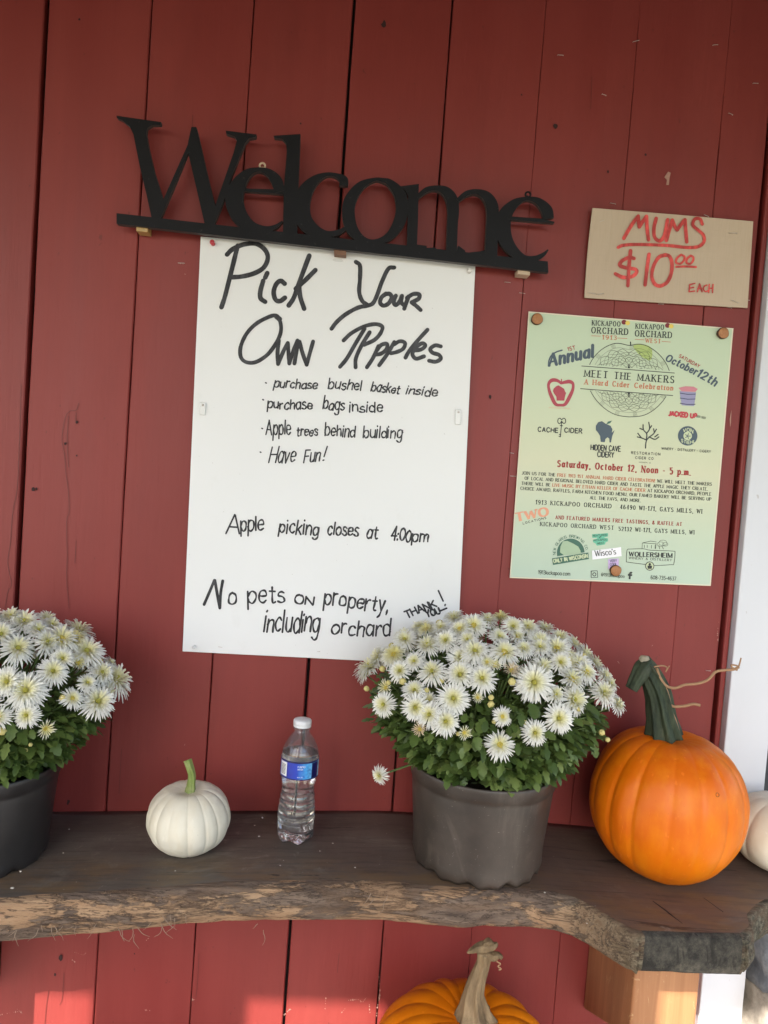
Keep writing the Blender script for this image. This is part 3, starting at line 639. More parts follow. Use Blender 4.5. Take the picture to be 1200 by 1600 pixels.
cardtext([[(415,577),(388,571),(346,590),(332,617),(370,632),(422,640),(430,660),(400,684),(350,687),(306,667)],[(395,532),(386,620),(379,737)],[(503,552),(491,640),(480,732)],
  [(600,556),(560,571),(530,620),(519,680),(536,725),(570,738),(610,715),(634,660),(637,600),(620,562),(592,557)]], 5.6)
cardtext([[(690,556),(668,575),(661,600),(685,608),(706,590),(711,567),(692,555)],[(745,561),(726,580),(723,602),(744,608),(761,590),(762,570),(747,560)],[(663,626),(720,624),(778,627)]], 3.4)
cardtext([[(742,730),(738,772)],[(742,730),(772,723)],[(740,751),(765,746)],[(738,772),(770,768)],[(786,772),(800,726)],[(800,726),(814,772)],[(789,754),(812,751)],[(842,733),(826,741),(823,760),(834,771),(848,766)],[(856,729),(853,777)],[(878,729),(875,777)],[(854,753),(877,751)]], 2.2)
for x, y, a, l in ((939,346,-20,10),(1146,364,3,12),(925,458,10,11),(939,459,-10,10),(1149,471,20,11)): staple(x, y, a, l, ps, YC-.0015)

# ------------------------------------------------------------------ green event flyer
YF = -.0045
def flyer_mat():
    n = N('printed_pale_green_paper'); xyz = n.sep()
    z = n.math('MULTIPLY', xyz[2], 1/.48)
    c = n.ramp(z, [(0, srgb(186,205,188)), (.18, srgb(193,207,183)), (.42, srgb(208,208,176)), (.55, srgb(202,208,174)), (.8, srgb(192,207,176)), (1, srgb(188,205,174))])
    n.col(n.mix(n.math('MULTIPLY', n.noise(5), .2), c, srgb(196,206,178))); n.rough(.38, .45); n.bump(n.noise(9), .12, .004); return n.m
fl = empty('event_flyer', PW(953, 909, YF), 'pale green printed cider event poster pinned below cardboard sign', 'poster')
board('paper', [(826,486.5),(1146,513),(1110.5,915.5),(796.5,903)], YF+.0003, .0012, plain('paper_edge_cream', srgb(225,214,190), .5), fl, 0)
board('print', [(827.5,488.5),(1144,514.5),(1109,913.7),(798.3,901.3)], YF, .0002, flyer_mat(), fl, 0)
YP = YF-.0004
pk = lambda nm, c, r=.5: plain(nm, c, r)
DK = pk('print_dark_green', srgb(38,48,42)); NAVY = pk('print_navy', srgb(70,86,98)); OR = pk('print_orange', srgb(196,104,66)); RD = pk('print_red', srgb(160,50,45)); CRIM = pk('print_crimson', srgb(172,62,76))
BLK2 = pk('print_black', srgb(42,46,44)); TEAL = pk('print_teal', srgb(110,192,160)); LILAC = pk('sticker_lilac', srgb(205,178,220)); STW = pk('sticker_white', srgb(244,242,246)); FOREST = pk('print_forest', srgb(62,105,88))
PINK = pk('print_salmon', srgb(228,160,128)); LEAFG = pk('print_leaf_green', srgb(172,192,112)); PALE = pk('print_pale', srgb(196,206,168)); YEL = pk('print_yellow', srgb(226,200,92)); MAR = pk('print_maroon', srgb(120,30,40)); LINE = pk('print_line_grey', srgb(66,76,62))
C6 = lambda p: (780+p[0]/3.158, 480+p[1]/3.158)
C7 = lambda p: (780+p[0]/3.158, 700+p[1]/3.158)
def T6(s, a, b, h, mat, conv=C6, name='printed_text', **k):
    m = MB(); text(m, s, conv(a), conv(b), h/3.158, YP, **k); m.build(name, mat, fl)
SER = dict(wt=1.08, thin=.5, serif=1.5, gap=2.9)
SERB = dict(wt=1.4, thin=.5, serif=1.7, gap=2.9)
SAN = dict(wt=1.15, gap=1.9)
def logo(x0, x1, yb, second, sx):
    dy = 7 if not second else 8
    T6('KICKAPOO', (x0+3, yb-38), (x0+140, yb-32), 24, DK, **SER)
    T6('ORCHARD', (x0, yb), (x1, yb+9), 29, DK, **SER)
    T6(second, sx[0], sx[1], 20, OR, **SER)
    for a, b in sx[2]:
        m = MB(); ribbon2(m, [C6(a), C6(b)], .7, YP, 0, False); m.build('printed_rule', OR, fl)
    for q, (dx, dyy, r, mt) in enumerate(((160,-53,12,MAR),(178,-49,11,YEL))):
        m = MB(); poly2(m, [C6((x0+dx+r*1.05*math.cos(t), yb+dyy+r*math.sin(t))) for t in np.linspace(0, 6.283, 19)[:-1]], YP-.0001*q); m.build('printed_fruit', mt, fl)
logo(456, 634, 127, '1913', ((510,158),(578,161),[((454,141),(500,143)),((582,152),(632,155))]))
logo(671, 850, 143, 'WEST', ((722,174),(796,178),[((669,158),(716,161)),((802,169),(846,172))]))
T6('1ST', (341,216), (376,208), 18, RD, **SAN)
FAT = dict(wt=1.75, thin=.55, serif=.8, gap=2.1, slant=.25, caps=True)
T6('Annual', (247,290), (462,243), 54, NAVY, **FAT)
m = MB(); ribbon2(m, smooth([C6(p) for p in ((243,290),(246,262),(258,238),(280,222),(310,212))]), 2.2, YP); m.build('printed_text', NAVY, fl)
T6('SATURDAY', (886,246), (984,299), 16, RD, **SAN)
T6('October', (820,262), (968,334), 33, NAVY, **{**FAT, 'slant': .12, 'wt': 1.5, 'thin': .7, 'serif': 0})
T6('12th', (975,338), (1062,388), 38, NAVY, **{**FAT, 'slant': .12, 'wt': 1.5, 'thin': .7, 'serif': .6})
# line-drawn mandala apple
def apple_r(t):
    c = math.cos(t); s_ = math.sin(t)
    r = 1.0
    r *= 1-.10*math.exp(-((abs(t-math.pi/2))/.22)**2)           # top dimple
    r *= 1-.06*math.exp(-((abs(t+math.pi/2))/.28)**2)
    r *= 1-.10*max(0, -s_)*abs(c)*1.2
    return r
acx, acy, arx, ary = 640, 361, 208, 192
def AP(t, k): r = apple_r(t)*k; return (acx+arx*r*math.cos(t)-8*math.sin(t)*0, acy-ary*r*math.sin(t)+.04*arx*r*math.cos(t))
def in_band(p): return 283+(p[0]-408)*.072 < p[1] < 404+(p[0]-400)*.07
def draw(mb, pts, wd):
    run = []
    for p in pts:
        if in_band(p):
            if len(run) > 1: ribbon2(mb, [C6(q) for q in run], wd, YP, 0, False)
            run = []
        else: run.append(p)
    if len(run) > 1: ribbon2(mb, [C6(q) for q in run], wd, YP, 0, False)
m = MB()
draw(m, [AP(t, 1) for t in np.linspace(-math.pi, math.pi, 120)], 1.0)
ribbon2(m, [C6((648,172)), C6((649,188))], 1.6, YP)
for a, b in (((406,290),(866,325)), ((400,402),(858,436))): ribbon2(m, [C6(a), C6(b)], 1.1, YP, 0, False)
m.build('apple_drawing', DK, fl)
m = MB()
for ring, (k0, k1, nn, wd) in enumerate(((.18,.45,16,.6),(.22,.36,16,.5),(.45,.66,20,.55),(.5,.62,20,.4),(.66,.86,18,.55),(.70,.8,18,.4))):
    for i in range(nn):
        t0 = 2*math.pi*(i+.5*(ring % 2))/nn-math.pi; dt = math.pi/nn*.98
        for sg_ in (-1, 1):
            pts = []
            for q in np.linspace(0, 1, 12):
                t = t0+sg_*dt*math.sin(math.pi*min(1, q*1.0))*1.0
                tt = (t+math.pi) % (2*math.pi)-math.pi
                pts.append(AP(tt, k0+(k1-k0)*q))
            draw(m, pts, wd)
for k in (.45, .66, .88): draw(m, [AP(t, k) for t in np.linspace(-math.pi, math.pi, 90)], .35)
for i in range(26):
    t = 2*math.pi*i/26-math.pi
    for dk in (0, .03, .06, .09) if i % 2 else (): draw(m, [AP((t+dk+math.pi) % (2*math.pi)-math.pi, k) for k in np.linspace(.88, .99, 5)], .3)
m.build('apple_drawing', LINE, fl)
for i in range(12):
    m = MB(); t = math.pi*2*i/12
    poly2(m, [C6(AP(((t-.1+math.pi) % (2*math.pi))-math.pi, .34)), C6(AP(((t+math.pi) % (2*math.pi))-math.pi, .46)), C6(AP(((t+.1+math.pi) % (2*math.pi))-math.pi, .34))], YP) if not in_band(AP(((t+math.pi) % (2*math.pi))-math.pi, .36)) else None
    if m.v: m.build('apple_drawing', BLK2, fl)
m = MB(); poly2(m, smooth([C6(p) for p in ((662,190),(700,182),(745,195),(756,230),(745,262),(712,250),(680,222))], 5, True), YP+.00025); m.build('printed_leaf', LEAFG, fl)
T6('MEET THE MAKERS', (421,342), (861,374), 33, DK, **SER)
T6('A Hard Cider Celebration', (421,380), (856,411), 25, OR, **SER)
# orchard apple badge
def shape(pts, mat, conv=C6, dz=0, name='printed_logo', sm=0):
    m = MB(); q = [conv(p) for p in pts]; poly2(m, smooth(q, sm, True) if sm else q, YP-dz); m.build(name, mat, fl)
C8 = lambda p: (830+p[0]/7.5, 580+p[1]/7.5)
m = MB(); ring = [(352,140),(300,108),(240,108),(205,150),(210,220),(240,300),(285,385),(345,398),(400,385),(455,290),(488,210),(488,145),(450,122),(400,128)]
ribbon2(m, smooth([C8(p) for p in ring+[ring[0]]], 5), [4.2+1.6*math.sin(i*.18)**2 for i in range(len(ring)*5+1)], YP); ribbon2(m, [C8((355,95)), C8((356,150))], 1.6, YP); m.build('printed_logo', CRIM, fl)
WIS = [(262,205),(290,178),(318,165),(345,180),(385,205),(398,240),(410,255),(398,290),(388,345),(298,345),(295,300),(268,262),(255,235)]
shape(WIS, CRIM, C8)
T6('WISCONSIN APPLES', (206,432), (458,444), 14/3, PINK, C8, wt=.9, gap=1.6)
# drum shape with lettering, cider makers
shape([(885,398),(920,390),(960,392),(980,404),(968,418),(900,415)], pk('print_rose', srgb(205,130,140)))
shape([(890,414),(972,420),(962,488),(900,484)], pk('print_lavender', srgb(150,148,180)))
m = MB()
for y in (424, 448, 474): ribbon2(m, [C6((892,y)), C6((930,y+6)), C6((968,y+5))], 1.3, YP-.0001, 0, False)
m.build('printed_logo', pk('print_slate', srgb(66,66,100)), fl)
T6('JACKED UP', (836,534), (972,548), 22, pk('print_scarlet', srgb(190,60,70)), wt=2.2, gap=1.6)
T6('BEER CIDER', (972,542), (1018,552), 10, LINE, wt=.8)
T6('CACHE', (191,613), (288,619), 22, BLK2, wt=1.35, gap=1.9)
T6('CIDER', (322,617), (408,622), 22, BLK2, wt=1.35, gap=1.9)
C8b = lambda p: (830+p[0]/7.5, 580+p[1]/7.5)
m = MB()
for l in ([(352,600),(330,615),(312,595),(318,560),(340,552),(357,570),(375,552),(398,560),(404,590),(388,612),(362,600)], [(357,600),(350,680),(342,770)], [(342,770),(325,762)], [(345,745),(330,742)], [(340,635),(368,640)], [(345,605),(357,585),(368,606)]):
    ribbon2(m, smooth([C8(p) for p in l], 5) if len(l) > 2 else [C8(p) for p in l], 1.3, YP)
m.build('printed_logo', BLK2, fl)
shape([(785,598),(830,585),(870,615),(930,640),(952,680),(945,720),(978,690),(950,760),(935,835),(918,835),(915,790),(895,775),(870,795),(862,832),(815,828),(808,760),(780,715),(758,690),(758,640)], NAVY, C8)
shape([(878,622),(900,590),(948,578),(925,610)], FOREST, C8)
T6('HIDDEN CAVE', (452,704), (597,712), 26, BLK2, wt=1.1, gap=1.7)
T6('CIDERY', (485,738), (565,742), 26, BLK2, wt=1.1, gap=1.7)
m = MB()
for l in ([(722,695),(726,660),(742,640),(764,622),(762,600)], [(726,655),(702,645),(682,640)], [(740,640),(768,652),(788,640)], [(702,645),(684,622)], [(726,655),(728,625),(712,605),(710,580)], [(728,622),(742,600),(738,568)], [(712,605),(694,598)], [(764,622),(776,602)], [(768,640),(784,628)], [(742,600),(752,585)]):
    ribbon2(m, smooth([C6(p) for p in l], 4), 1.8, YP)
m.build('printed_logo', BLK2, fl)
T6('RESTORATION', (652,724), (794,731), 12, BLK2, wt=1.1, gap=3)
T6('CIDER CO.', (672,748), (766,753), 12, BLK2, wt=1.1, gap=3)
T6('MADISON, WI', (690,767), (748,771), 5, LINE, wt=1)
def disc(cx, cy, r, mat, conv=C6, dz=0):
    shape([(cx+r*math.cos(t), cy+r*math.sin(t)) for t in np.linspace(0, 6.283, 33)[:-1]], mat, conv, dz)
disc(930, 635, 48, NAVY); disc(930, 635, 21, PALE, dz=.0003); 
T6('VON', (907,618), (955,622), 17, PALE, wt=1.3, gap=2, arc=2.0, name='printed_text')
T6('STIEHL', (898,664), (966,668), 15, PALE, wt=1.3, gap=2, arc=-2.6)
for o in list(fl.children)[-2:]: o.location.y -= .0004
m = MB()
for t in np.linspace(0, 6.28, 6)[:-1]: ribbon2(m, [C6((930, 636)), C6((930+13*math.cos(t), 636+13*math.sin(t)))], 1.1, YP-.0005)
m.build('printed_logo', NAVY, fl)
T6('WINERY · DISTILLERY · CIDERY', (801,702), (1043,718), 11, BLK2, wt=1.1, gap=2.2)
T6('Saturday, October 12, Noon - 5 p.m.', (288,92), (942,135), 31, RD, C7, **{**SERB, 'wt': 1.4})
BODY = dict(wt=1.1, thin=.55, serif=1.1, gap=1.9)
def line(parts, a, b, h):
    tot = sum(sum(GP[c][0]+1.9 for c in s) for s, _ in parts)-1.9
    x = 0; a = np.array(a, float); b = np.array(b, float)
    for s, mt in parts:
        L = sum(GP[c][0]+1.9 for c in s)
        T6(s, a+(b-a)*x/tot, a+(b-a)*min(1, (x+L-1.9)/tot), h, mt, C7, **BODY); x += L
line([('JOIN US FOR THE ', DK), ('FREE 1913 1ST ANNUAL HARD CIDER CELEBRATION! ', OR), ('WE WILL MEET THE MAKERS', DK)], (112,130), (1048,186), 15)
line([('OF LOCAL AND REGIONAL BELOVED HARD CIDER AND TASTE THE APPLE MAGIC THEY CREATE.', DK)], (126,156), (1028,210), 15)
line([('THERE WILL BE ', DK), ('LIVE MUSIC BY ETHAN KELLER OF CACHE CIDER ', OR), ('AT KICKAPOO ORCHARD, PEOPLE', DK)], (110,181), (1045,235), 15)
line([('CHOICE AWARD, RAFFLES, FARM KITCHEN FOOD MENU, OUR FAMED BAKERY WILL BE SERVING UP', DK)], (105,206), (1045,260), 15)
line([('ALL THE FAVS, AND MORE.', DK)], (448,252), (698,267), 15)
T6('1913 KICKAPOO ORCHARD', (181,277), (552,297), 20, DK, C7, **SER)
T6('46490 WI-171, GAYS MILLS, WI', (597,300), (1000,323), 20, DK, C7, **SER)
T6('TWO', (88,362), (242,332), 40, PINK, C7, wt=2.2, thin=.4, serif=.9, gap=1.4)
T6('LOCATIONS', (118,377), (232,349), 10, DK, C7, wt=1.2, gap=3.2)
T6('AND FEATURED MAKERS FREE TASTINGS, & RAFFLE AT', (278,350), (900,384), 17, RD, C7, **{**SER, 'wt': 1.3})
T6('KICKAPOO ORCHARD WEST', (203,384), (564,403), 19, DK, C7, **SER)
T6('52132 WI-171, GAYS MILLS, WI', (590,408), (962,426), 19, DK, C7, **SER)
C9 = lambda p: (800+p[0]/6.667, 770+p[1]/6.667)
shape([(470,660)]+[(612+144*math.cos(t), 625-148*math.sin(t)) for t in np.linspace(math.pi, 0, 25)]+[(755,620)], FOREST, C9)
shape([(505,560),(530,505),(575,500),(640,530),(690,560),(712,600),(720,640),(540,650),(500,620)], pk('print_sage', srgb(168,190,158)), C9, .0003)
shape([(418,683),(795,622),(802,690),(428,752)], FOREST, C9, .0005)
m = MB(); text(m, "ONLY IN WISCONSIN", C9((436,730)), C9((790,674)), 38/6.667, YP-.0009, wt=1.5, gap=1.7); m.build('printed_text', PALE, fl)
arcs = 'NEW GLARUS BREWING CO.'
m = MB()
for i, ch in enumerate(arcs):
    t = math.pi*1.02-(math.pi*.98)*i/(len(arcs)-1); bx, by = 612+158*math.cos(t), 625-160*math.sin(t); tx, ty = math.sin(t), math.cos(t)
    wch = 9 if ch in 'I.' else 19
    if ch != ' ': text(m, ch, C9((bx-tx*wch/2, by-ty*wch/2)), C9((bx+tx*wch/2, by+ty*wch/2)), 27/6.667, YP, wt=1.1, thin=.6)
m.build('printed_text', FOREST, fl)
shape([(834,432),(1000,420),(1000,455),(970,462),(960,470),(1000,474),(1000,505),(975,515),(970,538),(885,552),(870,528),(845,515),(843,490),(885,478),(886,468),(838,470)], TEAL, C9)
for s, a, b in (('FEATURED', (845,458), (990,447)), ('AT', (905,476), (930,474)), ('KICKAPOO', (852,506), (990,496)), ('WEST', (890,538), (958,531))):
    m = MB(); text(m, s, C9(a), C9(b), 19/6.667, YP-.0004, wt=1.2); m.build('printed_text', FOREST, fl)
stk = board('sticker', [C9((1002,690)),C9((1112,684)),C9((1112,790)),C9((1002,796))], YP-.0006, .0003, LILAC, fl, 0)
for s, a, b in (('VERY', (1022,722), (1092,718)), ('COOL', (1022,758), (1092,754))):
    m = MB(); text(m, s, C9(a), C9(b), 24/6.667, YP-.0010, wt=1.1); m.build('printed_text', NAVY, fl)
board('sticker', [C9((832,602)),C9((1136,566)),C9((1142,660)),C9((838,697))], YP-.0010, .0003, STW, fl, 0)
m = MB(); text(m, "Wisco's", C9((868,662)), C9((1082,640)), 60/6.667, YP-.0014, wt=.85, thin=.45, serif=.6); m.build('printed_text', BLK2, fl)
CA = lambda p: (960+p[0]/7.06, 820+p[1]/7.06)
m = MB(); rr = [(150,268),(320,265),(395,280),(640,290),(668,310),(655,430),(625,440),(440,450),(330,436),(150,412),(132,395),(138,290)]
ribbon2(m, smooth([CA(p) for p in rr+[rr[0]]], 4), .9, YP, 0, False)
for l in ([(305,262),(308,200),(400,180),(465,190)], [(308,200),(465,210)], [(455,265),(458,212)], [(330,222),(332,255)], [(362,222),(362,255)], [(410,222),(408,262)], [(450,222),(448,265)], [(490,225),(500,268)], [(530,240),(540,270)]): ribbon2(m, [CA(p) for p in l], .8, YP, 0, False)
for cx, cy, r in ((510,215,38),(560,215,30),(535,200,45)): ribbon2(m, [CA((cx+r*math.cos(t), cy+r*.7*math.sin(t))) for t in np.linspace(0, 6.28, 16)], .5, YP, 0, False)
m.build('printed_logo', LINE, fl)
T6('WOLLERSHEIM', (163,345), (634,363), 48*3.158/7.06, BLK2, CA, wt=1.6, thin=.5, serif=.9, gap=1.8)
T6('WINERY & DISTILLERY', (160,377), (632,402), 24*3.158/7.06, BLK2, CA, wt=1.1, thin=.6, serif=.6, gap=2)
disc(390, 455, 50, BLK2, CA, .0002); disc(390, 455, 42, PALE, CA, .0004); shape([(365,450),(415,450),(412,485),(368,485)], BLK2, CA, .0006); disc(390, 436, 14, BLK2, CA, .0006)
T6('1913kickapoo.com', (193,622), (349,630), 19, DK, C7, wt=.8, gap=1.2)
m = MB(); q = [(825,815),(888,812),(893,880),(825,885)]
ribbon2(m, [C9(p) for p in q+[q[0]]], 1.2, YP, 0, True); ribbon2(m, [C9((858+17*math.cos(t), 850+17*math.sin(t))) for t in np.linspace(0, 6.3, 16)], 1.2, YP, 0, False); m.build('printed_logo', BLK2, fl)
T6('@1913kickapoo', (503,632), (618,641), 16, LINE, C7, wt=.8, gap=1.2)
T6('f', (638,647), (653,648), 33, BLK2, C7, wt=1.6, caps=False)
T6('608-735-4637', (748,647), (872,654), 18, DK, C7, wt=.8, gap=1.3)
# wooden disc pins
def wood_slice():
    n = N('sliced_twig_wood'); c = n.mix(n.noise(260, det=5), (.30, .12, .045), (.52, .25, .11)); n.col(c); n.rough(.6, .4); n.bump(n.noise(500), .4, .0006); return n.m
WS = wood_slice(); BARKD = plain('dark_twig_bark', (.09, .045, .025), .85)
for x, y, lab in ((838.5,499,'round wooden disc pin at the top left of the flyer'),(1128.5,521,'round wooden disc pin at the top right of the flyer'),(961,891.5,'round wooden disc pin at the bottom of the flyer')):
    c = PW(x, y, YF-.0015); r = 9.0/ FPX*1.33
    pn = empty('wooden_pin', c, lab, 'pin', 'wooden disc pins on the flyer')
    m = MB(); m.lathe([(0,-.0062),(r*.9,-.0062),(r*.93,-.0058)], 24); m.v = [(c[0]+a*(1+.05*math.sin(3*math.atan2(b, a)+x)), c[1]+z, c[2]+b) for a, b, z in m.v]; fixnorm(m.build('face', WS, pn))
    m = MB(); m.lathe([(r*.92,-.0057),(r*1.0,-.005),(r*1.02,-.001),(r*.98,.0012),(0,.0012)], 24); m.v = [(c[0]+a*(1+.05*math.sin(3*math.atan2(b, a)+x)), c[1]+z, c[2]+b) for a, b, z in m.v]; fixnorm(m.build('bark_rim', BARKD, pn))

# ------------------------------------------------------------------ slab bench
ZX = [(-1.6,.59),(-.7,.612),(-.455,.626),(-.3,.635),(-.11,.645),(.1,.656),(.25,.657),(.43,.648),(.56,.643),(.8,.641),(1.6,.64)]
def zt(x): return float(np.interp(x, [a for a, _ in ZX], [b for _, b in ZX]))
def onslab(px, py):
    z = .64
    for _ in range(12): p = PZ(px, py, z); z = zt(p[0])
    return p
front_px = [(0,1408),(50,1404),(100,1400),(150,1397),(200,1394),(250,1390),(300,1385),(350,1382),(400,1380),(460,1380),(520,1380),(600,1381),(660,1386),(720,1391),(780,1391),(830,1392),(870,1398),(900,1407),(930,1422),(960,1440),(985,1454),(1003,1461)]
FP = [onslab(*p) for p in front_px]
FP = [np.array([-1.5, -.36, 0]), np.array([-1.1, -.335, 0]), np.array([-.8, -.315, 0])]+FP
e0 = onslab(1003, 1461); e1 = onslab(1163, 1466)
FP += [e0*.5+e1*.5, e1, onslab(1176, 1452), onslab(1172, 1434), onslab(1186, 1418), onslab(1200, 1408), np.array([.85, -.185, 0]), np.array([1.1, -.2, 0])]
FX = np.array([p[0] for p in FP]); FY = np.array([p[1] for p in FP])
for i in range(1, len(FX)): FX[i] = max(FX[i], FX[i-1]+.004)
xs = sorted(set(np.round(np.concatenate([np.linspace(-1.5, 1.1, 1500), FX]), 4)))
X0E, X1E = float(e0[0]), float(e1[0])
mb = MB(); n = len(xs); prof_n = 0; rows = []
th0 = .058
for x in xs:
    y = float(np.interp(x, FX, FY)); z = zt(x); th = th0-(.006 if x > .45 else 0)+.004*mnoise.noise(Vector((x*4, 3, 1)))
    rgh = .4 if X0E < x < X1E else 1.0
    y += .0025*mnoise.noise(Vector((x*22, 1, 5)))*rgh
    row = [(x, .0, z-th+.004), (x, .0, z)]
    for t in np.linspace(.06, .965, 13):
        row.append((x, y*t, z+.0022*mnoise.fractal(Vector((x*7, y*t*14, 0)), 1, 2, 3)*(1 if t < .9 else .6)))
    endf = X0E-.004 < x < X1E+.004
    for k, (dy, dz) in enumerate(((.000,-.0008),(-.0022,-.003),(-.004,-.007),(-.006,-.013),(-.008,-.019),(-.009,-.025),(-.0098,-.031),(-.0098,-.037),(-.0085,-.043),(-.006,-.048),(-.002,-.053),(.008,-.0575))):
        f = .35 if endf else 1.0
        nz = mnoise.fractal(Vector((x*9, dz*60, 2)), .9, 2.1, 4)*.0030+mnoise.noise(Vector((x*60, dz*260, 6)))*.0010-abs(mnoise.noise(Vector((x*16, dz*210, 9))))*.0042+abs(mnoise.noise(Vector((x*120, dz*320, 3))))*.0012
        yy = y+dy*f+(nz*rgh if k > 0 else 0)
        if endf: yy = y+dy*.25+nz*.5
        row.append((x, yy, z+dz*th/.0575))
    row.append((x, y*.4, z-th)); rows.append(row)
k = len(rows[0])
vs = [p for r in rows for p in r]; nt_ = 2+13
for i in range(n-1):
    for j in range(k-1):
        a = i*k+j
        mb.f.append((a, a+1, a+k+1, a+k)); mb.sm.append(True)
        xm = (xs[i]+xs[i+1])/2
        mb.m.append(0 if j < nt_-1 or j > k-3 else (2 if X0E+.003 < xm < X1E-.003 else 1))
mb.v = [tuple(map(float, p)) for p in vs]
mb.f.append(tuple(i for i in range(k))); mb.sm.append(False); mb.m.append(2)
mb.f.append(tuple((n-1)*k+i for i in range(k))[::-1]); mb.sm.append(False); mb.m.append(2)
def slab_top():
    n = N('weathered_slab_top'); xyz = n.sep()
    g = n.ramp(n.math('ADD', n.math('MULTIPLY', xyz[0], .8), .45), [(.25, 0), (.85, 1)])
    c = n.mix(g, (.140, .120, .098), (.140, .086, .060))
    c = n.mix(n.ramp(n.noise(7, (.5, 1, 1), 7, .65), [(.35, 0), (.7, 1)]), c, (.095, .076, .062))
    c = n.mix(n.math('MULTIPLY', n.ramp(n.noise(4.5, (1, 1.5, 1), 6, .7, 1), [(.55, 0), (.72, 1)]), .75), c, (.25, .22, .18))
    fr = n.ramp(n.math('MULTIPLY', xyz[1], -1), [(-.02, 0), (.06, 1)])
    rust = n.math('MULTIPLY', n.ramp(n.noise(14, (.6, 1.6, 1), 6, .7), [(.44, 0), (.60, 1)]), fr)
    c = n.mix(n.math('MULTIPLY', rust, .55), c, (.20, .115, .045))
    grain = n.noise(120, (.08, 1, 1), 5, .65); c = n.mix(n.math('MULTIPLY', n.ramp(grain, [(.5, 0), (.66, 1)]), .45), c, (.045, .034, .028))
    ck = n.ramp(n.noise(34, (.05, 1, 1), 6, .75, .6), [(.645, 0), (.665, 1)]); c = n.mix(n.math('MULTIPLY', ck, .8), c, (.022, .016, .013))
    dust = n.ramp(n.noise(10, (1, 1.2, 1), 7, .75, 1.5), [(.61, 0), (.70, 1)]); c = n.mix(n.math('MULTIPLY', dust, .45), c, (.36, .32, .27))
    sp = n.ramp(n.noise(170, det=2), [(.765, 0), (.78, 1)]); c = n.mix(n.math('MULTIPLY', sp, .7), c, (.4, .36, .3))
    n.col(c); n.rough(n.math('ADD', n.math('MULTIPLY', n.noise(11, det=5), .35), .36), .45); n.bump(n.math('ADD', grain, n.noise(30, det=6)), .3, .002); return n.m
def bark():
    n = N('live_edge_bark'); xyz = n.sep()
    big = n.noise(5.5, (1, .6, 2.4), 8, .68, .5)
    c = n.mix(n.ramp(n.noise(26, (.25, 1, 1.6), 7, .7), [(.3, 0), (.7, 1)]), (.30, .175, .095), (.47, .315, .19))
    gr = n.mix(n.ramp(n.noise(60, (.15, 1, 1), 6, .7), [(.3, 0), (.68, 1)]), (.075, .052, .040), (.25, .18, .13))
    fac = n.ramp(n.math('ADD', big, n.math('MULTIPLY', n.math('SUBTRACT', n.noise(90, (.2, 1, 1), 4, .7), .5), .30)), [(.50, 0), (.535, 1)])
    c = n.mix(fac, c, gr)
    gx = n.ramp(xyz[0], [(.34, 0), (.46, 1)]); mossy = n.mix(n.ramp(n.noise(110, (.5, 1, 1), 8, .8), [(.42, 0), (.62, 1)]), (.04, .038, .025), (.20, .175, .12)); mossy = n.mix(n.math('MULTIPLY', n.ramp(n.noise(22, (.8, 1, 1), 7, .75, 1), [(.53, 0), (.58, 1)]), .6), mossy, (.05, .05, .03))
    c = n.mix(gx, c, mossy)
    fib = n.ramp(n.noise(150, (.07, 1, 1), 5, .7), [(.56, 0), (.63, 1)]); c = n.mix(n.math('MULTIPLY', fib, .7), c, (.05, .034, .026))
    cr = n.ramp(n.math('ABSOLUTE', n.math('SUBTRACT', n.noise(34, (.16, 1, 1), 6, .7, .8), .5)), [(.006, 1), (.028, 0)])
    c = n.mix(n.math('MULTIPLY', cr, .75), c, (.045, .03, .022))
    br = n.ramp(n.noise(12, (.4, 1, 1.5), 7, .7, 1), [(.5, 0), (.62, 1)]); c = n.mix(n.math('MULTIPLY', br, .5), c, (.16, .095, .055))
    n.col(c); n.rough(.85, .25); n.bump(n.math('ADD', n.math('MULTIPLY', n.noise(70, (.14, 1, 1), 7, .7), 1.4), n.math('MULTIPLY', fac, .35)), .9, .006); return n.m
def endgrain():
    n = N('dark_cut_end'); c = n.mix(n.ramp(n.noise(70, det=9, rough=.8), [(.38, 0), (.66, 1)]), (.026, .024, .020), (.105, .094, .072)); c = n.mix(n.math('MULTIPLY', n.ramp(n.noise(18, (1, 1, .5), 7, .75, 1.5), [(.54, 0), (.60, 1)]), .7), c, (.018, .016, .013)); n.col(c); n.rough(.85, .3); n.bump(n.noise(110, det=8, rough=.75), 1.0, .006); return n.m
bench = empty('slab_bench', (0, -.15, FLOOR), 'thick live-edge wooden slab bench running along the wall', 'bench')
fixnorm(mb.build('slab', [slab_top(), bark(), endgrain()], bench))
def cedar():
    n = N('varnished_cedar'); gr = n.noise(50, (1, 1, .05), 5, .6, .8)
    c = n.mix(n.ramp(gr, [(.3, 0), (.7, 1)]), (.30, .125, .05), (.44, .215, .095)); c = n.mix(n.math('MULTIPLY', n.ramp(n.noise(9, (1, 1, .4), 5), [(.45, 0), (.7, 1)]), .5), c, (.2, .11, .06))
    sc = n.ramp(n.noise(38, (1, 1, .5), 8, .8, 1.5), [(.60, 0), (.64, 1)]); c = n.mix(n.math('MULTIPLY', sc, .45), c, (.6, .42, .22))
    n.col(c); n.rough(.5); n.bump(gr, .3, .002); return n.m
CED = cedar()
def bracket(x0, x1, yf):
    m = MB(); z1 = zt((x0+x1)/2)-th0+.006
    pr = [(-.001, .307), (-.001, z1), (yf, z1-.002), (yf, .405)]
    vs = [(x0, y, z) for y, z in pr]+[(x1, y, z) for y, z in pr]
    m.add(vs, [(0,1,2,3),(7,6,5,4),(0,4,5,1),(1,5,6,2),(2,6,7,3),(3,7,4,0)]); fixnorm(m.build('bracket', CED, bench, .004))
bracket(.502, .607, -.205); bracket(-.68, -.551, -.2)
random.seed(5)
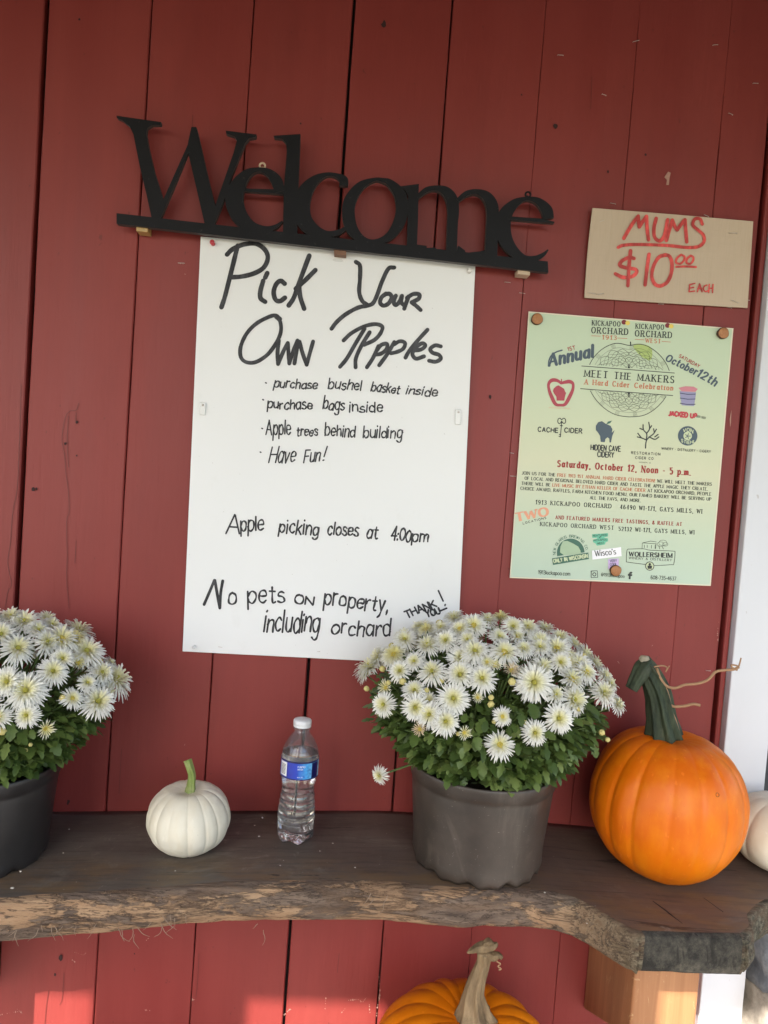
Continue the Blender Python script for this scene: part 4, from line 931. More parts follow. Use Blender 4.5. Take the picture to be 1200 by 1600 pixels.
m = MB()
for x, y, nn in ((80,1445,6),(200,1455,5),(250,1450,4),(275,1430,4),(600,1405,5),(130,1455,3),(45,1460,3),(400,1455,2)):
    for _ in range(nn):
        px, py = x+random.uniform(-22, 22), y+random.uniform(-12, 6)
        x0 = PW(px, py, 0)[0]; b = onslab(px, 1390); yy = float(np.interp(b[0], FX, FY))-.012
        c = PW(px, py, yy); pts = [c]; d = np.array([random.uniform(-.6, .6), -.15, -1.0])
        L = random.uniform(.008, .028)
        for q in range(5):
            d = d+np.array([random.uniform(-.5, .5), random.uniform(-.1, .25), random.uniform(-.3, .3)]); pts.append(pts[-1]+d/np.linalg.norm(d)*L/5)
        m.tube(pts, [.0005, .0005, .0005, .0004, .0003, .0002], 4)
tag(m.build('bark_fibers', plain('dry_fibre', (.28, .2, .14), .9), bench), kind='stuff')
m = MB()
for pts in ([(1020,1408),(1040,1422),(1062,1440),(1090,1462)], [(905,1398),(925,1408)], [(1095,1400),(1130,1425)]):
    q = [onslab(*p) for p in pts]; m.tube([p+np.array([0, 0, -.0003]) for p in q], .0008, 4)
m.build('split', DARKGAP, bench)
m = MB()
for px, py, r in ((520,1318,.0014),(398,1290,.0012),(438,1353,.0016),(443,1345,.001),(108,1296,.0014),(99,1333,.0013),(183,1350,.0011),(32,1362,.002),(20,1388,.0022),(274,1361,.0013),(182,1351,.001),(410,1278,.002),(405,1307,.0018),(500,1330,.0012),(555,1356,.0015),(851,1395,.0015),(18,1388,.002),(917,1443,.001)):
    p = onslab(px, py); m.lathe([(0,0),(r,.0003),(r*.6,r*.7),(0,r*.8)], 7, c=p)
o = m.build('crumbs', plain('pale_crumb', (.5, .46, .4), .8)); fixnorm(o); tag(o, 'pale grit and crumbs scattered on the slab top', 'grit', kind='stuff')

# ------------------------------------------------------------------ pumpkins
def pumpkin_body(R, H, nr, depth, dimple, seed, shape=1.0, low=.0, crease=.35, lop=(0, 0)):
    rnd = random.Random(seed); off = [rnd.uniform(-.28, .28) for _ in range(nr)]; dep = [rnd.uniform(.6, 1.25) for _ in range(nr)]
    cr = [(i+off[i]*.6)*2*math.pi/nr for i in range(nr)]
    m = MB(); nph, nth = 72, 240; vs = []
    for i in range(nph+1):
        ph = math.pi*i/nph; s = math.sin(ph)**.86 if 0 < i < nph else 0; c = math.cos(ph)
        for j in range(nth):
            th = 2*math.pi*j/nth
            d = [abs((th-q+math.pi) % (2*math.pi)-math.pi) for q in cr]; a = min(range(nr), key=lambda q: d[q]); dd = d[a]/(math.pi/nr)
            lobe = math.cos(min(1, dd)*math.pi/2)**1.0
            groove = depth*dep[a]*(crease*math.exp(-(dd/.14)**2)+(1-crease)*math.exp(-(dd/.55)**2))
            fade = 1-.25*max(0, -c)
            r = s*(1-groove*fade*(.35+.65*s)*1.0)
            r *= 1+low*c
            z = c*(1 if c > 0 else .96)
            z -= dimple*math.exp(-(s/.34)**2)*(c > 0)
            z += .45*dimple*math.exp(-(s/.34)**2)*(c < 0)
            z -= groove*.55*max(0, c)*s*(1-s)*4*.35
            p = Vector((math.cos(th)*r, math.sin(th)*r, z))
            wob = 1+.022*mnoise.noise(p*1.3+Vector((seed, 0, 0)))+.006*mnoise.noise(p*5+Vector((seed, 3, 0)))
            vs.append((p.x*R*wob+lop[0]*R*z, p.y*R*wob+lop[1]*R*z, (z*wob+0)*H/2))
    fs = [(i*nth+j, i*nth+(j+1) % nth, (i+1)*nth+(j+1) % nth, (i+1)*nth+j) for i in range(nph) for j in range(nth)]
    m.add(vs, fs, 0, True); return m
def skin(name, a, b, speck, rough, gr=0):
    n = N(name); c = n.mix(n.ramp(n.noise(6, det=5), [(.35, 0), (.68, 1)]), a, b)
    c = n.mix(n.math('MULTIPLY', n.ramp(n.noise(55, (1, 1, .4), 5, .6), [(.45, 0), (.7, 1)]), .35), c, speck)
    fl_ = n.ramp(n.noise(120, (1, 1, .3), 2, .5), [(.66, 0), (.72, 1)]); c = n.mix(n.math('MULTIPLY', fl_, .35), c, tuple(min(1, x*1.15+.03) for x in b))
    scar = n.ramp(n.noise(30, (2.2, 2.2, .5), 6, .75, 2.0), [(.68, 0), (.71, 1)]); c = n.mix(n.math('MULTIPLY', scar, .45), c, tuple(x*.62+.05 for x in speck))
    pit = n.ramp(n.noise(210, det=3), [(.70, 0), (.76, 1)]); c = n.mix(n.math('MULTIPLY', pit, .3), c, tuple(x*.45 for x in a))
    n.col(c); n.rough(n.math('ADD', n.math('MULTIPLY', n.noise(25), .2), rough), .30); n.bump(n.math('ADD', n.noise(90, det=3), n.noise(14)), .12, .0015); return n.m
def place(mb, c, tilt=(0, 0), rz=0):
    Mx = Matrix.Rotation(rz, 4, 'Z'); Mt = Matrix.Rotation(tilt[0], 4, 'X') @ Matrix.Rotation(tilt[1], 4, 'Y')
    q = [Mt @ Mx @ Vector(v) for v in mb.v]
    return q
def pumpkin(name, lab, base, R, H, nr, depth, dimple, seed, skinm, tilt=(0, 0), rz=0, **kw):
    m = pumpkin_body(R, H, nr, depth, dimple, seed, **kw); q = place(m, None, tilt, rz); zmin = min(v.z for v in q)
    c = np.array([base[0], base[1], base[2]-zmin])
    m.v = [(v.x+c[0], v.y+c[1], v.z+c[2]) for v in q]
    root = empty(name, base, lab, 'pumpkin')
    o = m.build('rind', skinm, root); fixnorm(o)
    Mt = Matrix.Rotation(tilt[0], 4, 'X') @ Matrix.Rotation(tilt[1], 4, 'Y')
    top = Vector(c)+Mt @ Vector((kw.get('lop', (0, 0))[0]*R, kw.get('lop', (0, 0))[1]*R, H/2*(1-dimple)))
    return root, np.array(top)
def stem(root, pts, rad, mat, n=40, ribs=5, amp=.18, tw=.6, seed=0):
    P = smooth(pts, 8); k = len(P); rr = np.interp(np.linspace(0, 1, k), np.linspace(0, 1, len(rad)), rad)
    def ridge(t, j):
        th = 2*math.pi*j/n+tw*t
        return 1+amp*(1-.3*t)*math.cos(ribs*th)+amp*.45*math.cos(ribs*2*th+1)+.08*mnoise.noise(Vector((math.cos(th)*2, math.sin(th)*2, t*4+seed)))
    m = MB(); m.tube(P, list(rr), n, 0, ridge); o = m.build('stem', mat, root); return o
def stem_mat(name, a, b, c2):
    n = N(name); st = n.noise(60, (1, 1, .12), 5, .65); c = n.mix(n.ramp(st, [(.36, 0), (.66, 1)]), a, b)
    c = n.mix(n.math('MULTIPLY', n.ramp(n.noise(35, det=4), [(.52, 0), (.7, 1)]), .5), c, c2); n.col(c); n.rough(.7, .3); n.bump(n.math('ADD', st, n.noise(150)), .6, .002); return n.m
WSK = skin('cream_white_rind', (.67, .62, .49), (.76, .72, .61), (.64, .55, .38), .36)
OSK = skin('deep_orange_rind', (.60, .112, .0015), (.74, .185, .002), (.74, .24, .005), .33)
OSK2 = skin('bright_orange_rind', (.68, .160, .002), (.80, .235, .004), (.58, .11, .002), .36)
wp, t = pumpkin('white_pumpkin', 'small white pumpkin with green stem left of the bottle', (-.207, -.139, zt(-.207)), .0650, .109, 15, .046, .20, 21, WSK, (.10, -.04), .3, crease=.45)
stem(wp, [t+np.array([.002,0,-.004]), t+np.array([.003,0,.012]), t+np.array([.003,.001,.026]), t+np.array([-.002,.002,.040]), t+np.array([-.006,.004,.049])], [.0085,.0062,.0056,.0054,.006,.0062], stem_mat('fresh_green_stem', (.16, .22, .05), (.30, .36, .12), (.4, .38, .2)), ribs=5, amp=.13)
m = MB(); m.lathe([(.011,-.0045),(.0085,-.001),(.004,.0015),(0,.002)], 18, c=t+np.array([.002,0,-.002])); fixnorm(m.build('stem_scar', plain('tan_stem_scar', (.42, .30, .16), .8), wp))
wp2, t = pumpkin('white_pumpkin', 'white pumpkin cut off by the right edge beside the big orange pumpkin', (.776, -.110, zt(.776)), .086, .125, 13, .05, .16, 8, WSK, (0, .05), 1.1)
stem(wp2, [t+np.array([0,0,-.004]), t+np.array([.003,0,.015]), t+np.array([.008,0,.03])], [.01,.007,.007], stem_mat('dry_stem', (.3, .25, .12), (.42, .36, .2), (.2, .2, .08)), ribs=5)
bp, t = pumpkin('orange_pumpkin', 'large orange pumpkin with tall dark green stem on the slab', (.5545, -.146, zt(.5545)), .1215, .240, 15, .030, .10, 4, OSK, (.02, .03), .15, crease=.5, low=.035)
GST = stem_mat('dark_green_stem', (.011, .019, .010), (.055, .072, .040), (.085, .09, .06))
sp0 = t
def P3(px, py, Y): return PW(px, py, Y)
yS = t[1]
stem(bp, [P3(1037,1152,yS), P3(1033,1120,yS), P3(1028,1085,yS+.002), P3(1019,1060,yS+.003), P3(1010,1042,yS+.003), P3(1004,1034,yS+.003)], [.0275,.0205,.0185,.0160,.0140,.0130], GST, 72, 8, .13, .5, 2)
stem(bp, [P3(1012,1038,yS), P3(1005,1044,yS-.006), P3(998,1056,yS-.010), P3(991,1068,yS-.012), P3(986,1077,yS-.013)], [.010,.0115,.0105,.0095,.0085], GST, 32, 4, .2, .3, 5)
m = MB(); c = P3(1007,1028,yS); m.lathe([(0,.004),(.006,.003),(.0085,-.001),(.008,-.006)], 14, c=c); fixnorm(m.build('stem_tip', plain('pale_cut_tip', (.35, .3, .22), .85, .3, .3, 200), bp))
TND = plain('dry_tendril', (.34, .20, .11), .8, .3, .25, 120)
def tendril(root, pts, r0, r1, Y, Ye):
    P = smooth(pts, 6); k = len(P); q = [PW(p[0], p[1], Y+(Ye-Y)*i/(k-1)) for i, p in enumerate(P)]
    m = MB(); m.tube(q, list(np.linspace(r0, r1, k)), 7); m.build('tendril', TND, root)
yS -= .010
tendril(bp, [(1026,1044),(1032,1060),(1042,1072),(1055,1075),(1070,1070),(1090,1068),(1106,1062),(1118,1050),(1132,1047),(1146,1046),(1155,1042)], .0022, .0022, yS, yS-.02)
tendril(bp, [(1152,1047),(1144,1043),(1143,1039),(1151,1040),(1154,1042),(1156,1036),(1158,1028)], .0016, .0012, yS-.02, yS-.02)
tendril(bp, [(1022,1042),(1034,1040),(1042,1043),(1040,1050),(1046,1040)], .0014, .0008, yS, yS)
tendril(bp, [(1030,1055),(1043,1080),(1050,1110),(1056,1125),(1062,1145)], .0013, .001, yS, yS-.004)
tendril(bp, [(1046,1101),(1054,1104),(1070,1103),(1083,1100),(1094,1102)], .0022, .0024, yS, yS-.01)
m = MB(); c = P3(1121,1242,-.245)
rw = [c+np.array([.0032*math.cos(q), -.0, .0028*math.sin(q)]) for q in np.linspace(0, 6.2832, 13)]
# the blemish sits on the rind: shoot towards it
def on_rind(root, px, py):
    o = [x for x in root.children if x.name.startswith('rind')][0]; d = Vector(ray(px, py)).normalized(); l = Vector(CAM)-world_loc(root)
    ok, loc, nor, _ = o.ray_cast(l, d); return (loc+world_loc(root), nor) if ok else (None, None)
bpy.context.view_layer.update()
loc, nor = on_rind(bp, 1121, 1242)
if loc is not None:
    a = nor.orthogonal().normalized(); b = nor.cross(a)
    m.tube([loc+nor*.0002+a*.0028*math.cos(q)+b*.0028*math.sin(q) for q in np.linspace(0, 6.2832, 15)], .0005, 5); m.build('blemish', plain('brown_blemish', (.25, .08, .01), .8), bp)
lp, t = pumpkin('orange_pumpkin', 'orange pumpkin with dry tan stem on the floor under the slab', (.246, -.205, FLOOR), .157, .262, 17, .07, .17, 14, OSK2, (.05, 0), .5, crease=.35)
TST = stem_mat('dry_tan_stem', (.12, .078, .040), (.32, .225, .12), (.07, .05, .027))
yS = t[1]
stem(lp, [P3(742,1592,yS), P3(741,1575,yS), P3(741,1550,yS), P3(748,1525,yS), P3(755,1505,yS), P3(757,1488,yS)], [.030,.0205,.0140,.0108,.0095,.0108], TST, 48, 6, .15, .4, 7)
for pts, r in (([(735,1487),(745,1482),(757,1480),(770,1479),(777,1473)], [.003,.006,.0075,.006,.002]), ([(755,1478),(764,1473),(772,1476)], [.004,.006,.002]), ([(757,1490),(768,1495),(778,1493),(784,1497)], [.006,.006,.005,.003]), ([(730,1489),(738,1485),(748,1484)], [.0015,.004,.004])):
    P = smooth([PW(x, y, yS-.004) for x, y in pts], 5); k = len(P); m = MB(); m.tube(P, list(np.interp(np.linspace(0, 1, k), np.linspace(0, 1, len(r)), r)), 14, 0, lambda t_, j: 1+.25*math.sin(j*2.2)+.15*math.sin(j*4.1+t_*9)); m.build('stem_tip', TST, lp)
m = MB(); P = smooth([PW(x, y, yS-.006) for x, y in ((780,1496),(776,1502),(782,1506),(778,1510),(783,1514),(779,1516))], 5); m.tube(P, .0011, 5); m.build('tendril', TND, lp)

# ------------------------------------------------------------------ water bottle
def bottle():
    bx, by = -.040, -.106; z0 = zt(bx)+.0003
    root = empty('water_bottle', (bx, by, z0), 'clear plastic water bottle with blue label between pumpkin and pot', 'bottle')
    def wave(i, r, z, th):
        if z < .016: f = (1-z/.016); return r*(1-.16*f*(.5-.5*math.cos(5*th))), z+.0035*f*(.5-.5*math.cos(5*th))*(r > .008)
        if .03 < z < .092: return r*(1+.015*math.sin(z*2*math.pi/.0125+.6*math.sin(th*3))), z
        return r, z
    prof = [(.0, .004),(.010,.0035),(.018,.0012),(.0225,.0004),(.0265,.002),(.0295,.006),(.0312,.012),(.0318,.018),(.0300,.0215),(.0318,.025)]
    prof += [(float(np.interp(z, [.025,.04,.055,.075,.090,.098,.104,.110],[.0318,.0318,.0312,.0292,.0272,.0282,.0300,.0313])), float(z)) for z in np.arange(.028, .112, .0018)]
    prof += [(.0315,.113),(.0313,.145),(.0308,.150),(.0292,.157),(.0262,.164),(.0225,.171),(.0185,.177),(.0150,.182),(.0125,.1855),(.0115,.188),(.0115,.1895),(.0152,.190),(.0152,.1915),(.0118,.1925),(.0118,.196)]
    m = MB(); m.lathe(prof, 64, c=(bx, by, z0), fn=wave)
    g = N('clear_pet'); t = g.t; out = g.n['Material Output']; tr = g.n.new('ShaderNodeBsdfTransparent'); tr.inputs[0].default_value = (.99, .992, .995, 1); gl = g.n.new('ShaderNodeBsdfGlossy'); gl.inputs['Roughness'].default_value = .05
    fr = g.n.new('ShaderNodeLayerWeight'); fr.inputs['Blend'].default_value = .32; mx = g.n.new('ShaderNodeMixShader'); ml = g.math('ADD', g.math('MULTIPLY', fr.outputs['Fresnel'], .5), .05)
    g.lk(ml, mx.inputs[0]); g.lk(tr.outputs[0], mx.inputs[1]); g.lk(gl.outputs[0], mx.inputs[2]); df = g.n.new('ShaderNodeBsdfTranslucent'); df.inputs[0].default_value = (.9, .92, .94, 1); dd = g.n.new('ShaderNodeBsdfDiffuse'); dd.inputs[0].default_value = (.9, .92, .94, 1)
    m1 = g.n.new('ShaderNodeMixShader'); m1.inputs[0].default_value = .5; g.lk(df.outputs[0], m1.inputs[1]); g.lk(dd.outputs[0], m1.inputs[2]); m2 = g.n.new('ShaderNodeMixShader'); m2.inputs[0].default_value = .085
    g.lk(mx.outputs[0], m2.inputs[1]); g.lk(m1.outputs[0], m2.inputs[2]); g.lk(m2.outputs[0], out.inputs[0])
    fixnorm(m.build('shell', g.m, root))
    # water
    lvl = .1505; wprof = [(max(0, r-.0011), z+.0008) for r, z in prof if z < lvl-.002]+[(.0296, lvl-.0015),(.0299, lvl),(.0270, lvl-.0004),(.012, lvl-.0006),(.0, lvl-.0006)]
    m = MB(); m.lathe(wprof, 64, c=(bx, by, z0), fn=wave)
    g = N('water'); t = g.t; b = g.b; b.inputs['Base Color'].default_value = (1, 1, 1, 1); b.inputs['Transmission Weight'].default_value = 1; b.inputs['IOR'].default_value = 1.33; b.inputs['Roughness'].default_value = .0
    # clear water lets the daylight through
    o = fixnorm(m.build('water', g.m, root))
    # cap
    m = MB()
    def capr(i, r, z, th): return (r*(1+.012*(math.cos(th*60) > 0)) if .1952 < z < .205 and r > .013 else r), z
    m.lathe([(.0, .1935),(.0142,.1935),(.0148,.1942),(.0148,.1965),(.0143,.197),(.0150,.1975),(.0152,.2035),(.0142,.2055),(.010,.2062),(.0,.2062)], 120, c=(bx, by, z0), fn=capr)
    n = N('white_cap_plastic'); n.col((.72, .73, .74)); n.rough(.35); fixnorm(m.build('cap', n.m, root))
    # label
    def lab(mb, a0, a1, za, zb, r, mi=0, nn=24):
        vs = [(bx+r*math.cos(a), by+r*math.sin(a), z0+z) for z in (za, zb) for a in np.linspace(a0, a1, nn+1)]
        mb.add(vs, [(i, i+1, nn+2+i, nn+1+i) for i in range(nn)], mi, True)
    LZ0, LZ1 = .1135, .1430
    n = N('blue_label'); xyz = n.sep()
    f = n.ramp(n.math('ADD', n.math('MULTIPLY', xyz[0], 16), .5), [(.2, srgb(40,40,150)), (.45, srgb(44,66,178)), (.72, srgb(60,160,225)), (.95, srgb(150,215,240))])
    n.col(n.mix(n.math('MULTIPLY', n.ramp(n.noise(220, det=5), [(.45, 0), (.65, 1)]), .6), f, srgb(30,70,170))); n.rough(.35); 
    m = MB(); lab(m, 0, 2*math.pi, LZ0, LZ1, .0317, nn=64); m.build('label', n.m, root)
    m = MB(); lab(m, 0, 2*math.pi, LZ1-.0022, LZ1+.0004, .0319, nn=64); lab(m, 0, 2*math.pi, LZ0-.0004, LZ0+.0012, .0319, nn=64)
    lab(m, math.radians(-48), math.radians(-20), LZ0+.0015, LZ1-.0025, .03195, nn=10); m.build('label_band', plain('navy_band', srgb(24,26,84), .35), root)
    m = MB(); lab(m, math.radians(-158), math.radians(-128), LZ0+.003, LZ1-.003, .0320, nn=8); m.build('label_panel', plain('white_panel', (.8, .8, .8), .4), root)
    m = MB()
    for kz in range(8): lab(m, math.radians(-154), math.radians(-133), LZ0+.006+kz*.0022, LZ0+.0069+kz*.0022, .0321, nn=6)
    m.build('label_print', plain('label_black', (.03, .03, .05), .4), root)
    # words
    m = MB(); R = .0321
    def wtext(s, a0, z, h, l):
        tot = sum(GP[c][0]+1.3 for c in s); x = 0
        for c in s:
            wd, st = GP[c]
            for sm, pts in st:
                q = smooth(pts, 3) if sm else [np.array(p, float) for p in pts]
                for i in range(len(q)-1):
                    a, b = q[i], q[i+1]; d = b-a; ln = np.hypot(*d) or 1; nn = np.array([-d[1], d[0]])/ln*.42
                    vs = []
                    for p in (a+nn, b+nn, b-nn, a-nn):
                        an = a0+(x+p[0])/tot*l/R; vs.append((bx+R*math.cos(an), by+R*math.sin(an), z0+z+p[1]*h/6))
                    m.add(vs, [(0,1,2,3)])
            x += wd+1.3
    wtext('PURIFIED', math.radians(-93), .1345, .0026, .013); wtext('WATER', math.radians(-93), .1303, .0026, .009); wtext('16.9 FL OZ', math.radians(-93), .1175, .0016, .009)
    m.build('label_print', plain('label_white', (.8, .85, .9), .4), root)
bottle()
bpy.data.objects['water_bottle'].scale = (.965,)*3

# ------------------------------------------------------------------ potted mums
def pot_mat():
    n = N('scuffed_black_plastic'); c = n.mix(n.ramp(n.noise(8, det=6, rough=.65), [(.35, 0), (.7, 1)]), (.036, .028, .0225), (.080, .060, .047))
    c = n.mix(n.math('MULTIPLY', n.ramp(n.noise(5, (1, 1, .8), 7, .7, 1.2), [(.54, 0), (.70, 1)]), .75), c, (.15, .12, .095))
    dr = n.ramp(n.noise(26, (1, 1, .12), 5, .7), [(.56, 0), (.70, 1)]); c = n.mix(n.math('MULTIPLY', dr, .35), c, (.14, .115, .092))
    scr = n.ramp(n.noise(16, (1, 1, 2.5), 7, .8, 2.5), [(.66, 0), (.69, 1)]); c = n.mix(n.math('MULTIPLY', scr, .6), c, (.27, .24, .21))
    sp = n.ramp(n.noise(330, det=2), [(.70, 0), (.74, 1)]); c = n.mix(n.math('MULTIPLY', sp, .5), c, (.28, .25, .22))
    n.col(c); n.rough(n.math('ADD', n.math('MULTIPLY', n.noise(14, det=5), .35), .24), .5); n.bump(n.noise(120, det=4), .15, .001); return n.m
POT = pot_mat(); POTD = plain('dark_nursery_plastic', (.022, .020, .020), .38, .6, .5, 30, .15); SOIL = plain('potting_soil', (.025, .017, .012), .95, .2, .4, 90, .8, .004)
def leaf_mat():
    n = N('mum_leaf'); g = n.n.new('ShaderNodeNewGeometry')
    c = n.ramp(g.outputs['Random Per Island'], [(0, (.040, .068, .013)), (.5, (.078, .120, .022)), (.85, (.125, .175, .038)), (1, (.19, .235, .065))])
    n.col(n.mix(n.math('MULTIPLY', n.noise(120), .5), c, (.04, .075, .018))); n.rough(.5, .4); n.b.inputs['Subsurface Weight'].default_value = 0
    return n.m
LEAF = leaf_mat(); STEMG = plain('mum_stem', (.10, .15, .045), .6, .3, .3, 60)
def petal_mat(name, inner, outer, r0, r1):
    n = N(name); xyz = n.sep(); r = n.math('SQRT', n.math('ADD', n.math('MULTIPLY', xyz[0], xyz[0]), n.math('MULTIPLY', xyz[1], xyz[1])))
    n.col(n.ramp(r, [(r0, inner), (r1, outer)])); n.rough(.6, .3)
    # petals pass some light: mix translucent
    tl = n.n.new('ShaderNodeBsdfTranslucent'); tl.inputs[0].default_value = (.8, .8, .7, 1); mx = n.n.new('ShaderNodeMixShader'); mx.inputs[0].default_value = .32
    out = n.n['Material Output']; n.lk(n.b.outputs[0], mx.inputs[1]); n.lk(tl.outputs[0], mx.inputs[2]); n.lk(mx.outputs[0], out.inputs[0]); return n.m
PETW = petal_mat('white_petal', (.78, .73, .28), (.89, .88, .83), .12, .55); PETY = petal_mat('creamy_petal', (.76, .68, .22), (.82, .80, .66), .25, .8)
DISC = plain('yellow_disc', (.78, .64, .14), .7, .3, .3, 8, .5, .05); DISCG = plain('greenish_disc', (.62, .58, .12), .7, .3, .3, 8, .5, .05); BUDM = plain('bud_yellow', (.60, .52, .20), .6, .3, .3, 60)
def petal(mb, ang, L, wd, lift, curl, z0, rnd):
    ca, sa = math.cos(ang), math.sin(ang); vs = []; K = 5
    tw = rnd.uniform(-.25, .25)
    for i in range(K):
        t = i/(K-1); r = .10+(L-.10)*t; z = z0+lift*math.sin(t*math.pi*.55)*L-curl*t*t*L
        ww = wd*(.55+.75*t if t < .8 else 1.15*(1-t)/.2*.55+.18)
        side = tw*t*.15
        for s_, zz in ((-1, .02), (0, -.012), (1, .02)):
            x = r; y = s_*ww/2+side
            vs.append((x*ca-y*sa, x*sa+y*ca, z+zz*(1-t*.3)))
    mb.add(vs, [(i*3+j, i*3+j+1, i*3+j+4, i*3+j+3) for i in range(K-1) for j in range(2)], 0, True)
def flower_mesh(kind, seed):
    rnd = random.Random(seed); m = MB()
    if kind == 'open': rings = [(32, 1.0, .095, .10, .22, 0), (28, .86, .09, .28, .10, .03), (22, .62, .085, .55, .05, .06), (12, .42, .08, .9, 0, .07)]
    elif kind == 'full': rings = [(36, 1.0, .095, .08, .25, 0), (32, .90, .095, .26, .12, .03), (28, .72, .09, .50, .05, .06), (18, .48, .085, .8, 0, .08)]
    else: rings = [(20, 1.0, .10, .45, .0, 0), (14, .7, .10, .8, .0, .03)]
    for nn, L, wd, lift, curl, z0 in rings:
        for i in range(nn):
            if rnd.random() < .04: continue
            petal(m, 2*math.pi*(i+rnd.uniform(-.35, .35))/nn, L*rnd.uniform(.84, 1.06), wd*rnd.uniform(.85, 1.2), lift*rnd.uniform(.6, 1.4), curl*rnd.uniform(.3, 1.7), z0, rnd)
    me = bpy.data.meshes.new('flower'); me.from_pydata(m.v, [], m.f); me.materials.append(PETY if kind == 'young' else PETW)
    me.polygons.foreach_set('use_smooth', [True]*len(m.f)); me.update()
    d = MB(); r = .19 if kind == 'open' else (.10 if kind == 'full' else .24)
    for i in range(26):
        a = i*2.399; q = math.sqrt(i/26)*r; h = .10+.10*(1-(q/r)**2)+(.12 if kind == 'full' else .03)
        s_ = r*.22
        d.lathe([(s_, -.12), (s_*.95, 0), (s_*.5, s_*.8), (0, s_)], 6, c=(q*math.cos(a), q*math.sin(a), h))
    dm = bpy.data.meshes.new('flower_center'); dm.from_pydata(d.v, [], d.f); dm.materials.append(DISCG if kind == 'full' else DISC); dm.polygons.foreach_set('use_smooth', [True]*len(d.f)); dm.update()
    return me, dm
PETB = petal_mat('faded_petal', (.60, .42, .16), (.62, .50, .36), .12, .7)
FM = [flower_mesh('open', 1), flower_mesh('full', 2), flower_mesh('full', 3), flower_mesh('open', 4), flower_mesh('young', 5), flower_mesh('full', 6)]
fm_ = flower_mesh('young', 9); fm_[0].materials.clear(); fm_[0].materials.append(PETB); FM.append(fm_)
fm_ = flower_mesh('open', 10); fm_[0].materials.clear(); fm_[0].materials.append(PETY); FM.append(fm_)
def bud_mesh():
    m = MB(); m.lathe([(0,-.9),(.5,-.75),(.85,-.3),(.95,.2),(.75,.7),(.35,1.0),(0,1.05)], 12, fn=lambda i, r, z, th: (r*(1+.10*math.cos(6*th)*(z > 0)), z)); me = bpy.data.meshes.new('bud'); me.from_pydata(m.v, [], m.f); me.materials.append(BUDM); me.polygons.foreach_set('use_smooth', [True]*len(m.f)); me.update(); return me
BM = bud_mesh()
LO = [(0,0),(.05,.14),(.13,.22),(.22,.30),(.15,.40),(.24,.52),(.30,.60),(.18,.66),(.20,.80),(.10,.92),(0,1)]
def leaf(mb, p, d, up, L, fold, rnd):
    d = Vector(d).normalized(); s_ = d.cross(Vector(up)); s_ = s_.normalized() if s_.length > 1e-4 else d.orthogonal().normalized(); u = s_.cross(d)
    vs = []; droop = rnd.uniform(.0, .45); wsc = rnd.uniform(.8, 1.2)
    for w_, t in LO:
        c = Vector(p)+d*(t*L)-u*(droop*t*t*L)
        vs += [c, c+s_*(w_*L*wsc)+u*(abs(w_)*fold*L), c-s_*(w_*L*wsc)+u*(abs(w_)*fold*L)]
    fs = []
    for i in range(len(LO)-1):
        a, b = i*3, i*3+3
        fs += [(a, a+1, b+1, b), (a, b, b+2, a+2)]
    mb.add(vs, fs, 0, True)
